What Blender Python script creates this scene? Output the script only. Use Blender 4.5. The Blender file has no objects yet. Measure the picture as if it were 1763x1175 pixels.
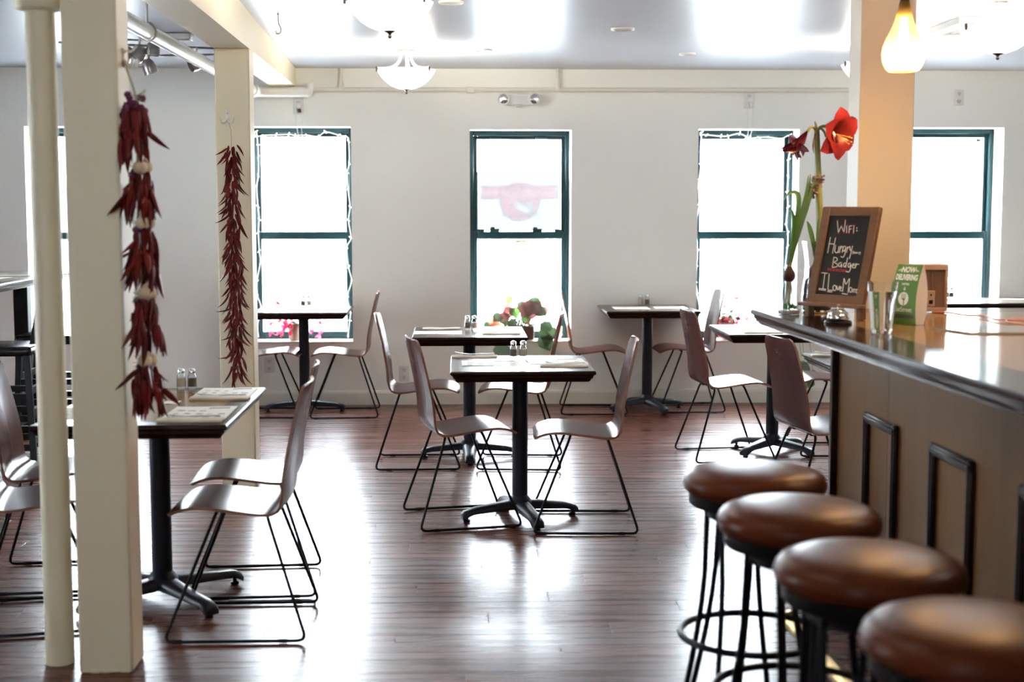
import bpy, bmesh, math, random
from mathutils import Vector, Matrix
R_ = random.Random(7)
PI = math.pi
scene = bpy.context.scene
col = scene.collection

# ------------------------------------------------------------------ camera, world, light, exposure
EYE = 1.5
cam_data = bpy.data.cameras.new('camera')
cam = bpy.data.objects.new('camera', cam_data)
col.objects.link(cam)
cam_data.sensor_width = 36.0
cam_data.lens = 2430.0 / 1763.0 * 36.0
fwd = Vector((math.tan(math.radians(2.27)), 1.0, -0.0967)).normalized()
right = fwd.cross(Vector((0, 0, 1))).normalized()
up = right.cross(fwd)
cam.matrix_world = Matrix(((right.x, up.x, -fwd.x, 0), (right.y, up.y, -fwd.y, 0), (right.z, up.z, -fwd.z, EYE), (0, 0, 0, 1)))
cam_data.dof.use_dof = True
cam_data.dof.focus_distance = 7.2
cam_data.dof.aperture_fstop = 2.6
cam_data.clip_start = 0.05
scene.camera = cam

world = bpy.data.worlds.new('sky')
scene.world = world
world.use_nodes = True
bgn = world.node_tree.nodes['Background']
bgn.inputs[0].default_value = (0.84, 0.92, 1.0, 1)
bgn.inputs[1].default_value = 30.0

scene.view_settings.view_transform = 'Standard'
scene.view_settings.look = 'None'
scene.view_settings.exposure = 1.52
scene.view_settings.gamma = 1.0
scene.view_settings.use_curve_mapping = False
cy = scene.cycles
cy.max_bounces = 9
cy.diffuse_bounces = 5
cy.glossy_bounces = 4
cy.transmission_bounces = 8
cy.transparent_max_bounces = 12
cy.caustics_reflective = False
cy.caustics_refractive = False
cy.sample_clamp_indirect = 5.0
cy.use_denoising = True
LAMP_W = 27.0
PENDANT_W = 10.0

def portal(x0, x1, z0, z1, y):
    d = bpy.data.lights.new('window_portal', 'AREA')
    d.shape = 'RECTANGLE'; d.size = x1 - x0; d.size_y = z1 - z0
    d.cycles.is_portal = True
    o = bpy.data.objects.new('window_portal', d); col.objects.link(o)
    o.location = ((x0 + x1) / 2, y, (z0 + z1) / 2)
    o.rotation_euler = (-PI / 2, 0, 0)      # shines towards -y (into the room)
    return o

# ------------------------------------------------------------------ materials
MATS = {}
def mat(name, color, rough=0.5, metal=0.0, spec=0.5, noise=None, bump=None, trans=0.0, ior=1.45, emit=None, coat=0.0, objvar=0.0, rnoise=None):
    """noise=(scale xyz, amount, second colour); bump=(scale xyz, strength, distance)"""
    if name in MATS: return MATS[name]
    m = bpy.data.materials.new(name); m.use_nodes = True
    nt = m.node_tree; b = nt.nodes['Principled BSDF']
    b.inputs['Base Color'].default_value = (*color, 1)
    b.inputs['Roughness'].default_value = rough
    b.inputs['Metallic'].default_value = metal
    b.inputs['Specular IOR Level'].default_value = spec
    b.inputs['Transmission Weight'].default_value = trans
    b.inputs['IOR'].default_value = ior
    b.inputs['Coat Weight'].default_value = coat
    b.inputs['Coat Roughness'].default_value = 0.12
    if emit:
        b.inputs['Emission Color'].default_value = (*emit[0], 1)
        b.inputs['Emission Strength'].default_value = emit[1]
    tc = nt.nodes.new('ShaderNodeTexCoord')
    def nz(scale, detail=5):
        mp = nt.nodes.new('ShaderNodeMapping'); mp.inputs['Scale'].default_value = scale
        nt.links.new(tc.outputs['Object'], mp.inputs['Vector'])
        n = nt.nodes.new('ShaderNodeTexNoise'); n.inputs['Scale'].default_value = 1.0
        n.inputs['Detail'].default_value = detail
        nt.links.new(mp.outputs['Vector'], n.inputs['Vector'])
        return n, mp
    out = None
    if noise:
        n, mp = nz(noise[0])
        if objvar:
            oi = nt.nodes.new('ShaderNodeObjectInfo')
            cm = nt.nodes.new('ShaderNodeVectorMath'); cm.operation = 'SCALE'
            cb = nt.nodes.new('ShaderNodeCombineXYZ')
            for k in range(3): nt.links.new(oi.outputs['Random'], cb.inputs[k])
            cm.inputs['Scale'].default_value = 40
            nt.links.new(cb.outputs[0], cm.inputs[0]); nt.links.new(cm.outputs[0], mp.inputs['Location'])
        rp = nt.nodes.new('ShaderNodeValToRGB')
        rp.color_ramp.elements[0].position = 0.5 - noise[1] / 2; rp.color_ramp.elements[1].position = 0.5 + noise[1] / 2
        rp.color_ramp.elements[0].color = (*color, 1); rp.color_ramp.elements[1].color = (*noise[2], 1)
        nt.links.new(n.outputs['Fac'], rp.inputs['Fac'])
        out = rp.outputs['Color']
        if objvar:
            hs = nt.nodes.new('ShaderNodeHueSaturation')
            mr = nt.nodes.new('ShaderNodeMapRange')
            mr.inputs['To Min'].default_value = 1 - objvar; mr.inputs['To Max'].default_value = 1 + objvar
            nt.links.new(oi.outputs['Random'], mr.inputs['Value'])
            nt.links.new(mr.outputs[0], hs.inputs['Value']); nt.links.new(out, hs.inputs['Color'])
            out = hs.outputs['Color']
        nt.links.new(out, b.inputs['Base Color'])
    if rnoise:
        n, mp = nz(rnoise[0], 4)
        mr = nt.nodes.new('ShaderNodeMapRange')
        mr.inputs['From Min'].default_value = 0.3; mr.inputs['From Max'].default_value = 0.7
        mr.inputs['To Min'].default_value = rnoise[1]; mr.inputs['To Max'].default_value = rnoise[2]
        nt.links.new(n.outputs['Fac'], mr.inputs['Value']); nt.links.new(mr.outputs[0], b.inputs['Roughness'])
    if bump:
        n, mp = nz(bump[0], 6)
        bp = nt.nodes.new('ShaderNodeBump'); bp.inputs['Strength'].default_value = bump[1]; bp.inputs['Distance'].default_value = bump[2]
        nt.links.new(n.outputs['Fac'], bp.inputs['Height']); nt.links.new(bp.outputs['Normal'], b.inputs['Normal'])
    MATS[name] = m
    return m

def translucent_mat(name, color, gloss=0.08, rough=0.3, diff=0.45, clear=0.0):
    """thin leaf / petal / lamp glass: diffuse + translucent, a little gloss"""
    if name in MATS: return MATS[name]
    m = bpy.data.materials.new(name); m.use_nodes = True
    nt = m.node_tree; nt.nodes.clear()
    o = nt.nodes.new('ShaderNodeOutputMaterial')
    d = nt.nodes.new('ShaderNodeBsdfDiffuse'); t = nt.nodes.new('ShaderNodeBsdfTranslucent'); g = nt.nodes.new('ShaderNodeBsdfGlossy')
    tc = nt.nodes.new('ShaderNodeTexCoord'); n = nt.nodes.new('ShaderNodeTexNoise'); n.inputs['Scale'].default_value = 28
    nt.links.new(tc.outputs['Object'], n.inputs['Vector'])
    mx = nt.nodes.new('ShaderNodeMix'); mx.data_type = 'RGBA'
    mx.inputs[6].default_value = (*color, 1); mx.inputs[7].default_value = (color[0] * .7, color[1] * .8, color[2] * .7, 1)
    nt.links.new(n.outputs['Fac'], mx.inputs[0])
    for q in (d, t): nt.links.new(mx.outputs[2], q.inputs['Color'])
    g.inputs['Roughness'].default_value = rough
    a = nt.nodes.new('ShaderNodeMixShader'); a.inputs[0].default_value = 1 - diff
    nt.links.new(d.outputs[0], a.inputs[1]); nt.links.new(t.outputs[0], a.inputs[2])
    c = nt.nodes.new('ShaderNodeMixShader'); c.inputs[0].default_value = gloss
    nt.links.new(a.outputs[0], c.inputs[1]); nt.links.new(g.outputs[0], c.inputs[2])
    last = c
    if clear:
        tr = nt.nodes.new('ShaderNodeBsdfTransparent'); tr.inputs[0].default_value = (*[min(1, .4 + .6 * v) for v in color], 1)
        e = nt.nodes.new('ShaderNodeMixShader'); e.inputs[0].default_value = clear
        nt.links.new(c.outputs[0], e.inputs[1]); nt.links.new(tr.outputs[0], e.inputs[2]); last = e
    nt.links.new(last.outputs[0], o.inputs[0])
    MATS[name] = m
    return m

def film_mat(name, color, gloss=0.04):
    """clear or tinted thin film / window pane: transparent plus a faint mirror"""
    if name in MATS: return MATS[name]
    m = bpy.data.materials.new(name); m.use_nodes = True
    nt = m.node_tree; nt.nodes.clear()
    o = nt.nodes.new('ShaderNodeOutputMaterial')
    t = nt.nodes.new('ShaderNodeBsdfTransparent'); t.inputs[0].default_value = (*color, 1)
    g = nt.nodes.new('ShaderNodeBsdfGlossy'); g.inputs['Roughness'].default_value = 0.02
    a = nt.nodes.new('ShaderNodeMixShader')
    if gloss is None:
        lw = nt.nodes.new('ShaderNodeLayerWeight'); lw.inputs['Blend'].default_value = .10
        nt.links.new(lw.outputs['Fresnel'], a.inputs[0])
    else: a.inputs[0].default_value = gloss
    nt.links.new(t.outputs[0], a.inputs[1]); nt.links.new(g.outputs[0], a.inputs[2]); nt.links.new(a.outputs[0], o.inputs[0])
    MATS[name] = m
    return m

M_wall = mat('wall_paint', (.88, .885, .835), .55, noise=((.7, .7, .7), .6, (.85, .855, .80)), bump=((60, 60, 60), .05, .002))
M_post = mat('post_paint', (.74, .65, .465), .45, noise=((2, 2, 1.2), .6, (.70, .61, .43)), bump=((25, 25, 25), .08, .003))
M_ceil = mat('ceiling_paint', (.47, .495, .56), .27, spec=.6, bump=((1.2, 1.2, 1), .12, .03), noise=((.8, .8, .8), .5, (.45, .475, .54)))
M_trim = mat('trim_paint', (.76, .73, .65), .4, noise=((3, 3, 3), .5, (.73, .70, .62)))
M_pipe = mat('pipe_paint', (.80, .79, .75), .3, noise=((6, 6, 6), .5, (.76, .75, .71)))
M_plank = mat('floor_plank', (.058, .015, .008), .24, spec=.23, noise=((1.2, 17, 3), .9, (.090, .028, .017)), bump=((2.5, 32, 5), .06, .003), objvar=.34, rnoise=((1.0, 22, 1), .22, .34))
M_sub = mat('sub_floor', (.02, .012, .01), .7, noise=((3, 3, 3), .5, (.03, .018, .014)))
M_green = mat('window_frame_green', (.006, .023, .027), .38, spec=.2, noise=((9, 9, 9), .5, (.008, .029, .033)))
M_pane = film_mat('window_pane', (.97, .99, .99), .05)
M_chair = mat('chair_ply', (.055, .019, .017), .21, spec=.03, noise=((3, 26, 3), .9, (.078, .029, .025)))
M_plyedge = mat('ply_edge', (.20, .075, .035), .45, noise=((20, 20, 200), .5, (.13, .05, .025)))
M_rod = mat('black_rod', (.005, .005, .0065), .4, spec=.10, noise=((30, 30, 30), .5, (.004, .004, .005)))
M_iron = mat('black_iron', (.009, .0095, .016), .40, spec=.18, noise=((20, 20, 20), .5, (.012, .013, .02)), bump=((90, 90, 90), .1, .001))
M_edge = mat('dark_edge', (.014, .0065, .005), .27, spec=.24, noise=((4, 4, 60), .6, (.024, .011, .008)))
M_lam = mat('tan_laminate', (.33, .205, .095), .12, spec=.42, noise=((1.5, 30, 4), .6, (.28, .17, .075)))
M_lamgrey = mat('brown_laminate', (.25, .20, .15), .20, spec=.5, noise=((1.5, 30, 4), .6, (.21, .16, .12)))
M_maple = mat('maple_ply', (.145, .072, .027), .42, spec=.05, noise=((26, 26, 1.4), .6, (.118, .057, .021)), bump=((60, 60, 4), .05, .002))
M_leather = mat('brown_leather', (.078, .019, .006), .33, spec=.09, noise=((7, 7, 7), .6, (.050, .012, .004)), bump=((140, 140, 140), .10, .001))
M_skirt = mat('stool_black', (.003, .003, .003), .45, spec=.12, noise=((20, 20, 20), .5, (.005, .005, .005)))
M_brass = mat('brass', (.55, .36, .11), .28, metal=1, noise=((12, 12, 12), .6, (.45, .28, .08)))
M_nickel = mat('brushed_nickel', (.42, .39, .36), .33, metal=1, noise=((12, 12, 60), .5, (.36, .33, .31)))
M_bronze = mat('dark_bronze', (.10, .075, .06), .35, metal=.7, noise=((12, 12, 12), .5, (.07, .05, .04)))
M_chrome = mat('chrome', (.75, .75, .75), .12, metal=1, noise=((12, 12, 12), .5, (.7, .7, .7)))
M_bowl = mat('frosted_bowl', (.9, .88, .84), .4, emit=((1, .94, .84), 3.0), noise=((5, 5, 5), .5, (.86, .84, .8)))
M_bulb = mat('lamp_bulb', (.9, .8, .6), .4, emit=((1, .70, .34), 18.0), noise=((5, 5, 5), .5, (.9, .8, .6)))
M_amber = translucent_mat('amber_ribbed_glass', (.58, .34, .12), .06, .15, .1, clear=.25)
M_glass = mat('clear_glass', (1, 1, 1), .02, trans=1, ior=1.45, noise=((4, 4, 4), .5, (.98, 1, 1)))
M_water = mat('water', (.97, .99, 1), .0, trans=1, ior=1.33, noise=((4, 4, 4), .5, (.96, 1, 1)))
M_vase = film_mat('vase_glass', (.96, .975, .975), .07)
M_thin = film_mat('thin_clear_glass', (.95, .965, .965), None)
M_paper = mat('menu_paper', (.80, .76, .66), .6, noise=((12, 12, 12), .5, (.77, .73, .63)))
M_print = mat('menu_ink', (.16, .15, .15), .7, noise=((160, 160, 4), .35, (.50, .46, .40)))
M_pinkprint = mat('pink_ink', (.62, .30, .30), .7, noise=((160, 160, 4), .35, (.75, .55, .5)))
M_napkin = mat('cream_napkin', (.78, .71, .57), .8, noise=((30, 30, 30), .5, (.74, .67, .53)), bump=((120, 120, 120), .15, .001))
M_salt = mat('salt', (.72, .60, .47), .8, noise=((300, 300, 300), .6, (.66, .54, .42)))
M_pepper = mat('pepper', (.12, .085, .065), .8, noise=((400, 400, 400), .6, (.20, .15, .11)))
M_chili = mat('dried_chili', (.070, .005, .0045), .33, spec=.15, noise=((22, 22, 22), .6, (.115, .010, .007)), objvar=.45, bump=((60, 60, 60), .4, .003))
M_garlic = mat('garlic_skin', (.66, .53, .36), .5, noise=((20, 20, 8), .6, (.58, .44, .28)))
M_globe = mat('purple_dried_flower', (.095, .012, .05), .8, noise=((90, 90, 90), .5, (.14, .03, .08)), bump=((150, 150, 150), .6, .004))
M_straw = mat('dry_straw', (.42, .36, .22), .8, noise=((40, 40, 40), .5, (.34, .29, .17)))
M_plate = mat('outlet_plate', (.74, .73, .70), .35, noise=((8, 8, 8), .5, (.71, .70, .67)))
M_recept = mat('outlet_face', (.66, .65, .61), .35, noise=((8, 8, 8), .5, (.63, .62, .58)))
M_slot = mat('socket_slot', (.03, .028, .025), .6, noise=((8, 8, 8), .5, (.04, .035, .03)))
M_white = mat('white_plastic', (.80, .80, .78), .4, noise=((8, 8, 8), .5, (.77, .77, .75)))
M_black = mat('black_lacquer', (.003, .003, .0035), .3, spec=.2, noise=((12, 12, 12), .5, (.010, .010, .011)))
M_blackpad = mat('black_vinyl', (.004, .004, .005), .26, spec=.25, noise=((12, 12, 12), .5, (.012, .012, .013)), bump=((60, 60, 60), .1, .002))
M_board = mat('slate_board', (.012, .012, .012), .6, spec=.2, noise=((9, 9, 9), .6, (.018, .018, .018)))
M_walnut = mat('stained_frame', (.16, .068, .024), .45, spec=.3, noise=((3, 60, 60), .6, (.10, .046, .02)))
M_chalk = mat('white_chalk', (.80, .77, .68), .9, noise=((700, 700, 700), .6, (.66, .63, .56)))
M_red = mat('red_chalk', (.52, .035, .035), .9, noise=((700, 700, 700), .6, (.42, .03, .03)))
M_cardgreen = mat('card_green', (.080, .19, .022), .5, spec=.25, noise=((14, 14, 14), .5, (.07, .165, .02)))
M_cardwhite = mat('card_white', (.72, .66, .60), .6, noise=((14, 14, 14), .5, (.69, .63, .57)))
M_cardtext = mat('card_print_cream', (.85, .82, .72), .6, noise=((40, 40, 40), .5, (.81, .78, .68)))
M_carddark = mat('card_print_dark', (.05, .05, .03), .6, noise=((40, 40, 40), .5, (.06, .06, .04)))
M_spk = mat('speaker_case', (.42, .30, .235), .5, noise=((4, 4, 40), .6, (.37, .26, .20)))
M_spkin = mat('speaker_back', (.16, .09, .07), .5, noise=((8, 8, 8), .5, (.13, .075, .06)))
M_cable = mat('copper_cable', (.55, .25, .17), .4, noise=((30, 30, 30), .5, (.48, .21, .14)))
M_sheet = mat('laminated_sheet', (.34, .33, .27), .10, noise=((6, 6, 6), .5, (.30, .29, .24)), spec=.7)
M_stem = translucent_mat('amaryllis_stem', (.30, .30, .07), .06, .35, .8)
M_leaf = translucent_mat('green_leaf', (.10, .20, .035), .08, .3, .6)
M_leafdark = translucent_mat('dark_leaf', (.045, .085, .035), .10, .3, .75)
M_leafred = translucent_mat('burgundy_leaf', (.19, .05, .045), .10, .3, .6)
M_leafcoral = translucent_mat('coral_leaf', (.72, .24, .15), .05, .4, .5)
M_petal = translucent_mat('red_petal', (.21, .011, .010), .04, .4, .85)
M_wilt = translucent_mat('wilted_petal', (.15, .008, .030), .08, .3, .8)
M_pink = translucent_mat('pink_petal', (.75, .05, .13), .04, .4, .45)
M_stamen = mat('stamen', (.75, .50, .12), .6, noise=((30, 30, 30), .5, (.68, .42, .09)))
M_bulbskin = mat('bulb_skin', (.045, .016, .022), .5, noise=((40, 40, 8), .6, (.08, .03, .035)))
M_root = mat('pale_roots', (.42, .33, .20), .7, noise=((60, 60, 10), .5, (.35, .27, .16)))
M_moss = mat('green_marbles', (.03, .22, .02), .25, noise=((30, 30, 30), .5, (.03, .17, .02)))
M_stones = mat('dark_stones', (.018, .020, .020), .4, noise=((40, 40, 40), .5, (.035, .038, .034)))
M_dry = mat('dried_floret', (.26, .17, .15), .8, noise=((60, 60, 60), .6, (.36, .25, .22)))
M_pot = mat('pale_clay_pot', (.50, .40, .35), .6, noise=((9, 9, 9), .5, (.46, .36, .31)))
M_darkpot = mat('brown_pot', (.13, .05, .04), .5, noise=((9, 9, 9), .5, (.10, .04, .03)))
M_yellow = film_mat('yellow_sticker', (.125, .110, .072), .0)
M_greenst = film_mat('green_sticker', (.09, .125, .10), .0)
M_vent = mat('vent_metal', (.74, .73, .70), .4, noise=((9, 9, 9), .5, (.71, .70, .67)))
M_ventdark = mat('vent_shadow', (.10, .09, .085), .7, noise=((9, 9, 9), .5, (.12, .11, .10)))
M_ext = mat('house_siding', (.66, .68, .70), .7, noise=((.4, .4, .4), .5, (.60, .62, .65)))
M_extwin = mat('house_glass', (.10, .13, .16), .15, noise=((2, 2, 2), .5, (.13, .16, .19)))
M_extgr = mat('pavement', (.62, .62, .62), .8, noise=((1, 1, 1), .5, (.56, .56, .56)))

# ------------------------------------------------------------------ mesh helpers
def box(bm, c, s, rot=None, mi=0, bev=0.0, seg=1):
    r = bmesh.ops.create_cube(bm, size=1.0)
    vs = r['verts']
    bmesh.ops.scale(bm, vec=s, verts=vs)
    if bev:
        es = {e for v in vs for e in v.link_edges}
        r2 = bmesh.ops.bevel(bm, geom=list(es), offset=bev, segments=seg, affect='EDGES', profile=.5)
        vs = list({v for f in r2['faces'] for v in f.verts} | {v for v in vs if v.is_valid})
    if rot is not None: bmesh.ops.rotate(bm, cent=(0, 0, 0), matrix=rot, verts=vs)
    bmesh.ops.translate(bm, vec=c, verts=vs)
    for f in {f for v in vs for f in v.link_faces}: f.material_index = mi
    return vs

def frames(pts, closed=False):
    n = len(pts); T = []
    for i in range(n):
        a = pts[i - 1] if (i > 0 or closed) else pts[i]
        b = pts[(i + 1) % n] if (i < n - 1 or closed) else pts[i]
        t = (b - a); T.append(t.normalized() if t.length > 1e-9 else Vector((0, 0, 1)))
    u = T[0].cross(Vector((0, 0, 1)))
    if u.length < 1e-3: u = T[0].cross(Vector((1, 0, 0)))
    u.normalize(); out = []
    for t in T:
        u = u - t * u.dot(t)
        if u.length < 1e-6: u = t.orthogonal()
        u.normalize(); out.append((t, u.copy(), t.cross(u)))
    return out

def tube(bm, pts, r, n=8, mi=0, closed=False, cap=True, flat=1.0):
    pts = [Vector(p) for p in pts]
    rs = r if isinstance(r, (list, tuple)) else [r] * len(pts)
    F = frames(pts, closed); rings = []
    for p, q, (t, u, v) in zip(pts, rs, F):
        rings.append([bm.verts.new(p + (u * math.cos(2 * PI * k / n) + v * math.sin(2 * PI * k / n) * flat) * q) for k in range(n)])
    m = len(rings)
    for i in range(m if closed else m - 1):
        a, b = rings[i], rings[(i + 1) % m]
        for k in range(n):
            f = bm.faces.new((a[k], a[(k + 1) % n], b[(k + 1) % n], b[k])); f.material_index = mi
    if cap and not closed:
        for rg, rev in ((rings[0], True), (rings[-1], False)):
            f = bm.faces.new(list(reversed(rg)) if rev else rg); f.material_index = mi

def fillet(pts, r, k=5, closed=False):
    pts = [Vector(p) for p in pts]; out = []; n = len(pts)
    for i, p in enumerate(pts):
        if not closed and i in (0, n - 1): out.append(p); continue
        a, b = pts[i - 1], pts[(i + 1) % n]
        da, db = (a - p), (b - p)
        q = min(r, da.length * .45, db.length * .45)
        A, Bq = p + da.normalized() * q, p + db.normalized() * q
        for j in range(k + 1):
            t = j / k
            out.append(A * (1 - t) ** 2 + p * 2 * t * (1 - t) + Bq * t * t)
    return out

def lathe(bm, prof, n=24, at=(0, 0, 0), mi=0, rot=None):
    at = Vector(at); rings = []
    for r, z in prof:
        if r < 1e-6: ring = [bm.verts.new((0, 0, z))]
        else: ring = [bm.verts.new((r * math.cos(2 * PI * k / n), r * math.sin(2 * PI * k / n), z)) for k in range(n)]
        rings.append(ring)
    fs = []
    for a, b in zip(rings[:-1], rings[1:]):
        for k in range(n):
            q = [a[k % len(a)], a[(k + 1) % len(a)], b[(k + 1) % len(b)], b[k % len(b)]]
            q2 = []
            for v in q:
                if v not in q2: q2.append(v)
            if len(q2) > 2: fs.append(bm.faces.new(q2))
    vs = [v for rg in rings for v in rg]
    if rot is not None: bmesh.ops.rotate(bm, cent=(0, 0, 0), matrix=rot, verts=vs)
    bmesh.ops.translate(bm, vec=at, verts=vs)
    for f in fs: f.material_index = mi

def sweep_rect(bm, hx, hy, prof, mi=0, cx=0, cyy=0):
    """closed moulding profile [(outward offset, z)] swept round a rectangle with mitred corners"""
    rings = []
    for sx, sy in ((1, 1), (-1, 1), (-1, -1), (1, -1)):
        rings.append([bm.verts.new((cx + sx * (hx + o), cyy + sy * (hy + o), z)) for o, z in prof])
    n = len(prof)
    for i in range(4):
        a, b = rings[i], rings[(i + 1) % 4]
        for k in range(n):
            f = bm.faces.new((a[k], b[k], b[(k + 1) % n], a[(k + 1) % n])); f.material_index = mi

def prism(bm, poly, z0, z1, mi=0):
    a = [bm.verts.new((x, y, z0)) for x, y in poly]; b = [bm.verts.new((x, y, z1)) for x, y in poly]
    n = len(poly)
    for f in [bm.faces.new(list(reversed(a))), bm.faces.new(b)] + [bm.faces.new((a[i], a[(i + 1) % n], b[(i + 1) % n], b[i])) for i in range(n)]:
        f.material_index = mi

def grid(bm, fn, nu, nv, mi=0):
    vs = [[bm.verts.new(fn(i / nu, j / nv)) for j in range(nv + 1)] for i in range(nu + 1)]
    for i in range(nu):
        for j in range(nv):
            f = bm.faces.new((vs[i][j], vs[i + 1][j], vs[i + 1][j + 1], vs[i][j + 1])); f.material_index = mi

def mesh_of(name, bm, mats, angle=38, normals=True):
    if normals: bmesh.ops.recalc_face_normals(bm, faces=bm.faces)
    me = bpy.data.meshes.new(name); bm.to_mesh(me); bm.free()
    for m in (mats if isinstance(mats, (list, tuple)) else [mats]): me.materials.append(m)
    if angle:
        for p in me.polygons: p.use_smooth = True
        me.set_sharp_from_angle(angle=math.radians(angle))
    return me

def obj(name, bm, mats, parent=None, loc=None, rot=None, angle=38, normals=True):
    me = bm if isinstance(bm, bpy.types.Mesh) else mesh_of(name, bm, mats, angle, normals)
    o = bpy.data.objects.new(name, me); col.objects.link(o)
    if parent: o.parent = parent
    if loc is not None: o.location = loc
    if rot is not None: o.rotation_euler = rot
    return o

def tag(o, label, cat, group=None, kind=None):
    if label: o['label'] = label
    if cat: o['category'] = cat
    if group: o['group'] = group
    if kind: o['kind'] = kind
    return o

def thing(name, label, cat, loc=(0, 0, 0), rz=0.0, group=None):
    o = bpy.data.objects.new(name, None); o.empty_display_size = .1; col.objects.link(o)
    o.location = loc; o.rotation_euler = (0, 0, rz)
    return tag(o, label, cat, group)

def structure(o): o['kind'] = 'structure'; return o

def dup(root, loc, rz=None, label=None, group=None):
    r = root.copy(); col.objects.link(r); r.location = loc
    if rz is not None: r.rotation_euler = (0, 0, rz)
    if label: r['label'] = label
    if group: r['group'] = group
    for ch in root.children:
        c = ch.copy(); col.objects.link(c); c.parent = r
        for g in ch.children:
            d = g.copy(); col.objects.link(d); d.parent = c
    return r

def NB(): return bmesh.new()

def curve_fill(polys, text=None):
    """flat mesh (xy plane) filled from closed outlines with even-odd holes; text = (string, size, x, y, xscale, bold offset)"""
    cu = None
    for text in (text if isinstance(text, list) else [text] if text else []):
        s, size, tx, ty, xs, off = text
        fc = bpy.data.curves.new('lettering', 'FONT'); fc.body = s; fc.size = size; fc.align_x = 'CENTER'; fc.align_y = 'CENTER'; fc.offset = off
        fo = bpy.data.objects.new('lettering', fc); col.objects.link(fo)
        dg = bpy.context.evaluated_depsgraph_get()
        if not polys:
            me = bpy.data.meshes.new_from_object(fo.evaluated_get(dg))
            for v in me.vertices: v.co = (v.co.x * xs + tx, v.co.y + ty, 0)
            bpy.data.objects.remove(fo)
            return me
        fc.fill_mode = 'NONE'; bpy.context.view_layer.update()
        dg = bpy.context.evaluated_depsgraph_get()
        me = bpy.data.meshes.new_from_object(fo.evaluated_get(dg)); bpy.data.objects.remove(fo)
        nb = {}
        for e in me.edges:
            p, q = e.vertices; nb.setdefault(p, []).append(q); nb.setdefault(q, []).append(p)
        seen = set(); polys = list(polys)
        for st_ in nb:
            if st_ in seen: continue
            loop = [st_]; seen.add(st_); cur = st_
            while True:
                nx = [v for v in nb[cur] if v not in seen]
                if not nx: break
                cur = nx[0]; seen.add(cur); loop.append(cur)
            if len(loop) > 2: polys.append([(me.vertices[v].co.x * xs + tx, me.vertices[v].co.y + ty) for v in loop])
    cu = bpy.data.curves.new('outline', 'CURVE'); fo = bpy.data.objects.new('outline', cu); col.objects.link(fo)
    cu.dimensions = '2D'; cu.fill_mode = 'BOTH'; cu.resolution_u = 4
    for poly in polys:
        sp = cu.splines.new('POLY'); sp.points.add(len(poly) - 1); sp.use_cyclic_u = True
        for p, q in zip(sp.points, poly): p.co = (q[0], q[1], 0, 1)
    bpy.context.view_layer.update()
    dg = bpy.context.evaluated_depsgraph_get()
    me = bpy.data.meshes.new_from_object(fo.evaluated_get(dg))
    bpy.data.objects.remove(fo)
    me.materials.clear()
    return me

def place_mesh(name, me, m, parent, fn):
    for v in me.vertices: v.co = fn(v.co.x, v.co.y)
    me.materials.clear(); me.materials.append(m)
    return obj(name, me, m, parent)

# ------------------------------------------------------------------ room shell
YW = 10.58; CEIL = 2.5; XL, XR, YB = -5.6, 5.4, -2.6
WINS = [('window_1', -3.16, -2.405, .476, 2.072), ('window_2', -1.53, -.775, .476, 2.075), ('window_3', .106, .863, .474, 2.056),
        ('window_4', 1.814, 2.575, .472, 2.063), ('window_5', 3.37, 4.13, .47, 2.078)]

# floor: sub floor slab, planks one by one over the part of the floor in view, the rest joined
fl = NB(); box(fl, ((XL + XR) / 2, (YB + YW) / 2, -.035), (XR - XL, YW - YB, .03))
floor = structure(obj('floor', fl, M_sub)); floor.name = 'floor'
PW, PL = .135, 1.22
def plank_mesh(L):
    b = NB(); box(b, (0, 0, -.01), (L - .0012, PW - .0008, .02), bev=.0009)
    return mesh_of('plank', b, M_plank, 30)
full = plank_mesh(PL); cutcache = {}
rest = NB()
row = 0; y = YB + PW / 2
while y < YW + PW:
    off = (row * .487 + R_.uniform(-.05, .05)) % PL
    x = XL - off
    while x < XR:
        x0, x1 = max(x, XL), min(x + PL, XR)
        if x1 - x0 > .02:
            yy = min(y, YW - .02)
            if 4.15 < y < 7.9:
                L = x1 - x0
                me = full if L > PL - .001 else cutcache.setdefault(round(L, 2), plank_mesh(round(L, 2)))
                o = obj('plank', me, M_plank, floor, loc=((x0 + x1) / 2, y, R_.uniform(-.0006, .0)))
            elif y < YW:
                box(rest, ((x0 + x1) / 2, y, -.0103), (x1 - x0 - .0012, PW - .0008, .02))
        x += PL
    row += 1; y += PW
o = obj('plank_rows', rest, M_plank, floor, angle=None); o['kind'] = 'stuff'

def wall_with_holes(name, x0, x1, holes, y0, y1):
    b = NB(); x = x0
    for (a, c, z0, z1) in sorted(holes):
        box(b, ((x + a) / 2, (y0 + y1) / 2, CEIL / 2), (a - x, y1 - y0, CEIL))
        box(b, ((a + c) / 2, (y0 + y1) / 2, z0 / 2), (c - a, y1 - y0, z0))
        box(b, ((a + c) / 2, (y0 + y1) / 2, (z1 + CEIL) / 2), (c - a, y1 - y0, CEIL - z1))
        x = c
    box(b, ((x + x1) / 2, (y0 + y1) / 2, CEIL / 2), (x1 - x, y1 - y0, CEIL))
    return structure(obj(name, b, M_wall, angle=None))
wall_with_holes('wall_back', XL, XR, [w[1:] for w in WINS], YW, YW + .34)
wall_with_holes('wall_front', XL, XR, [(-2.6, -2.05, 1.5, 2.35)], YB - .2, YB)
b = NB(); box(b, (-2.325, YB - .1, 1.925), (.55, .006, .85)); structure(obj('window_7', b, M_pane, angle=None))  # unseen rear opening and pane, added so daylight reaches the post fronts
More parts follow.
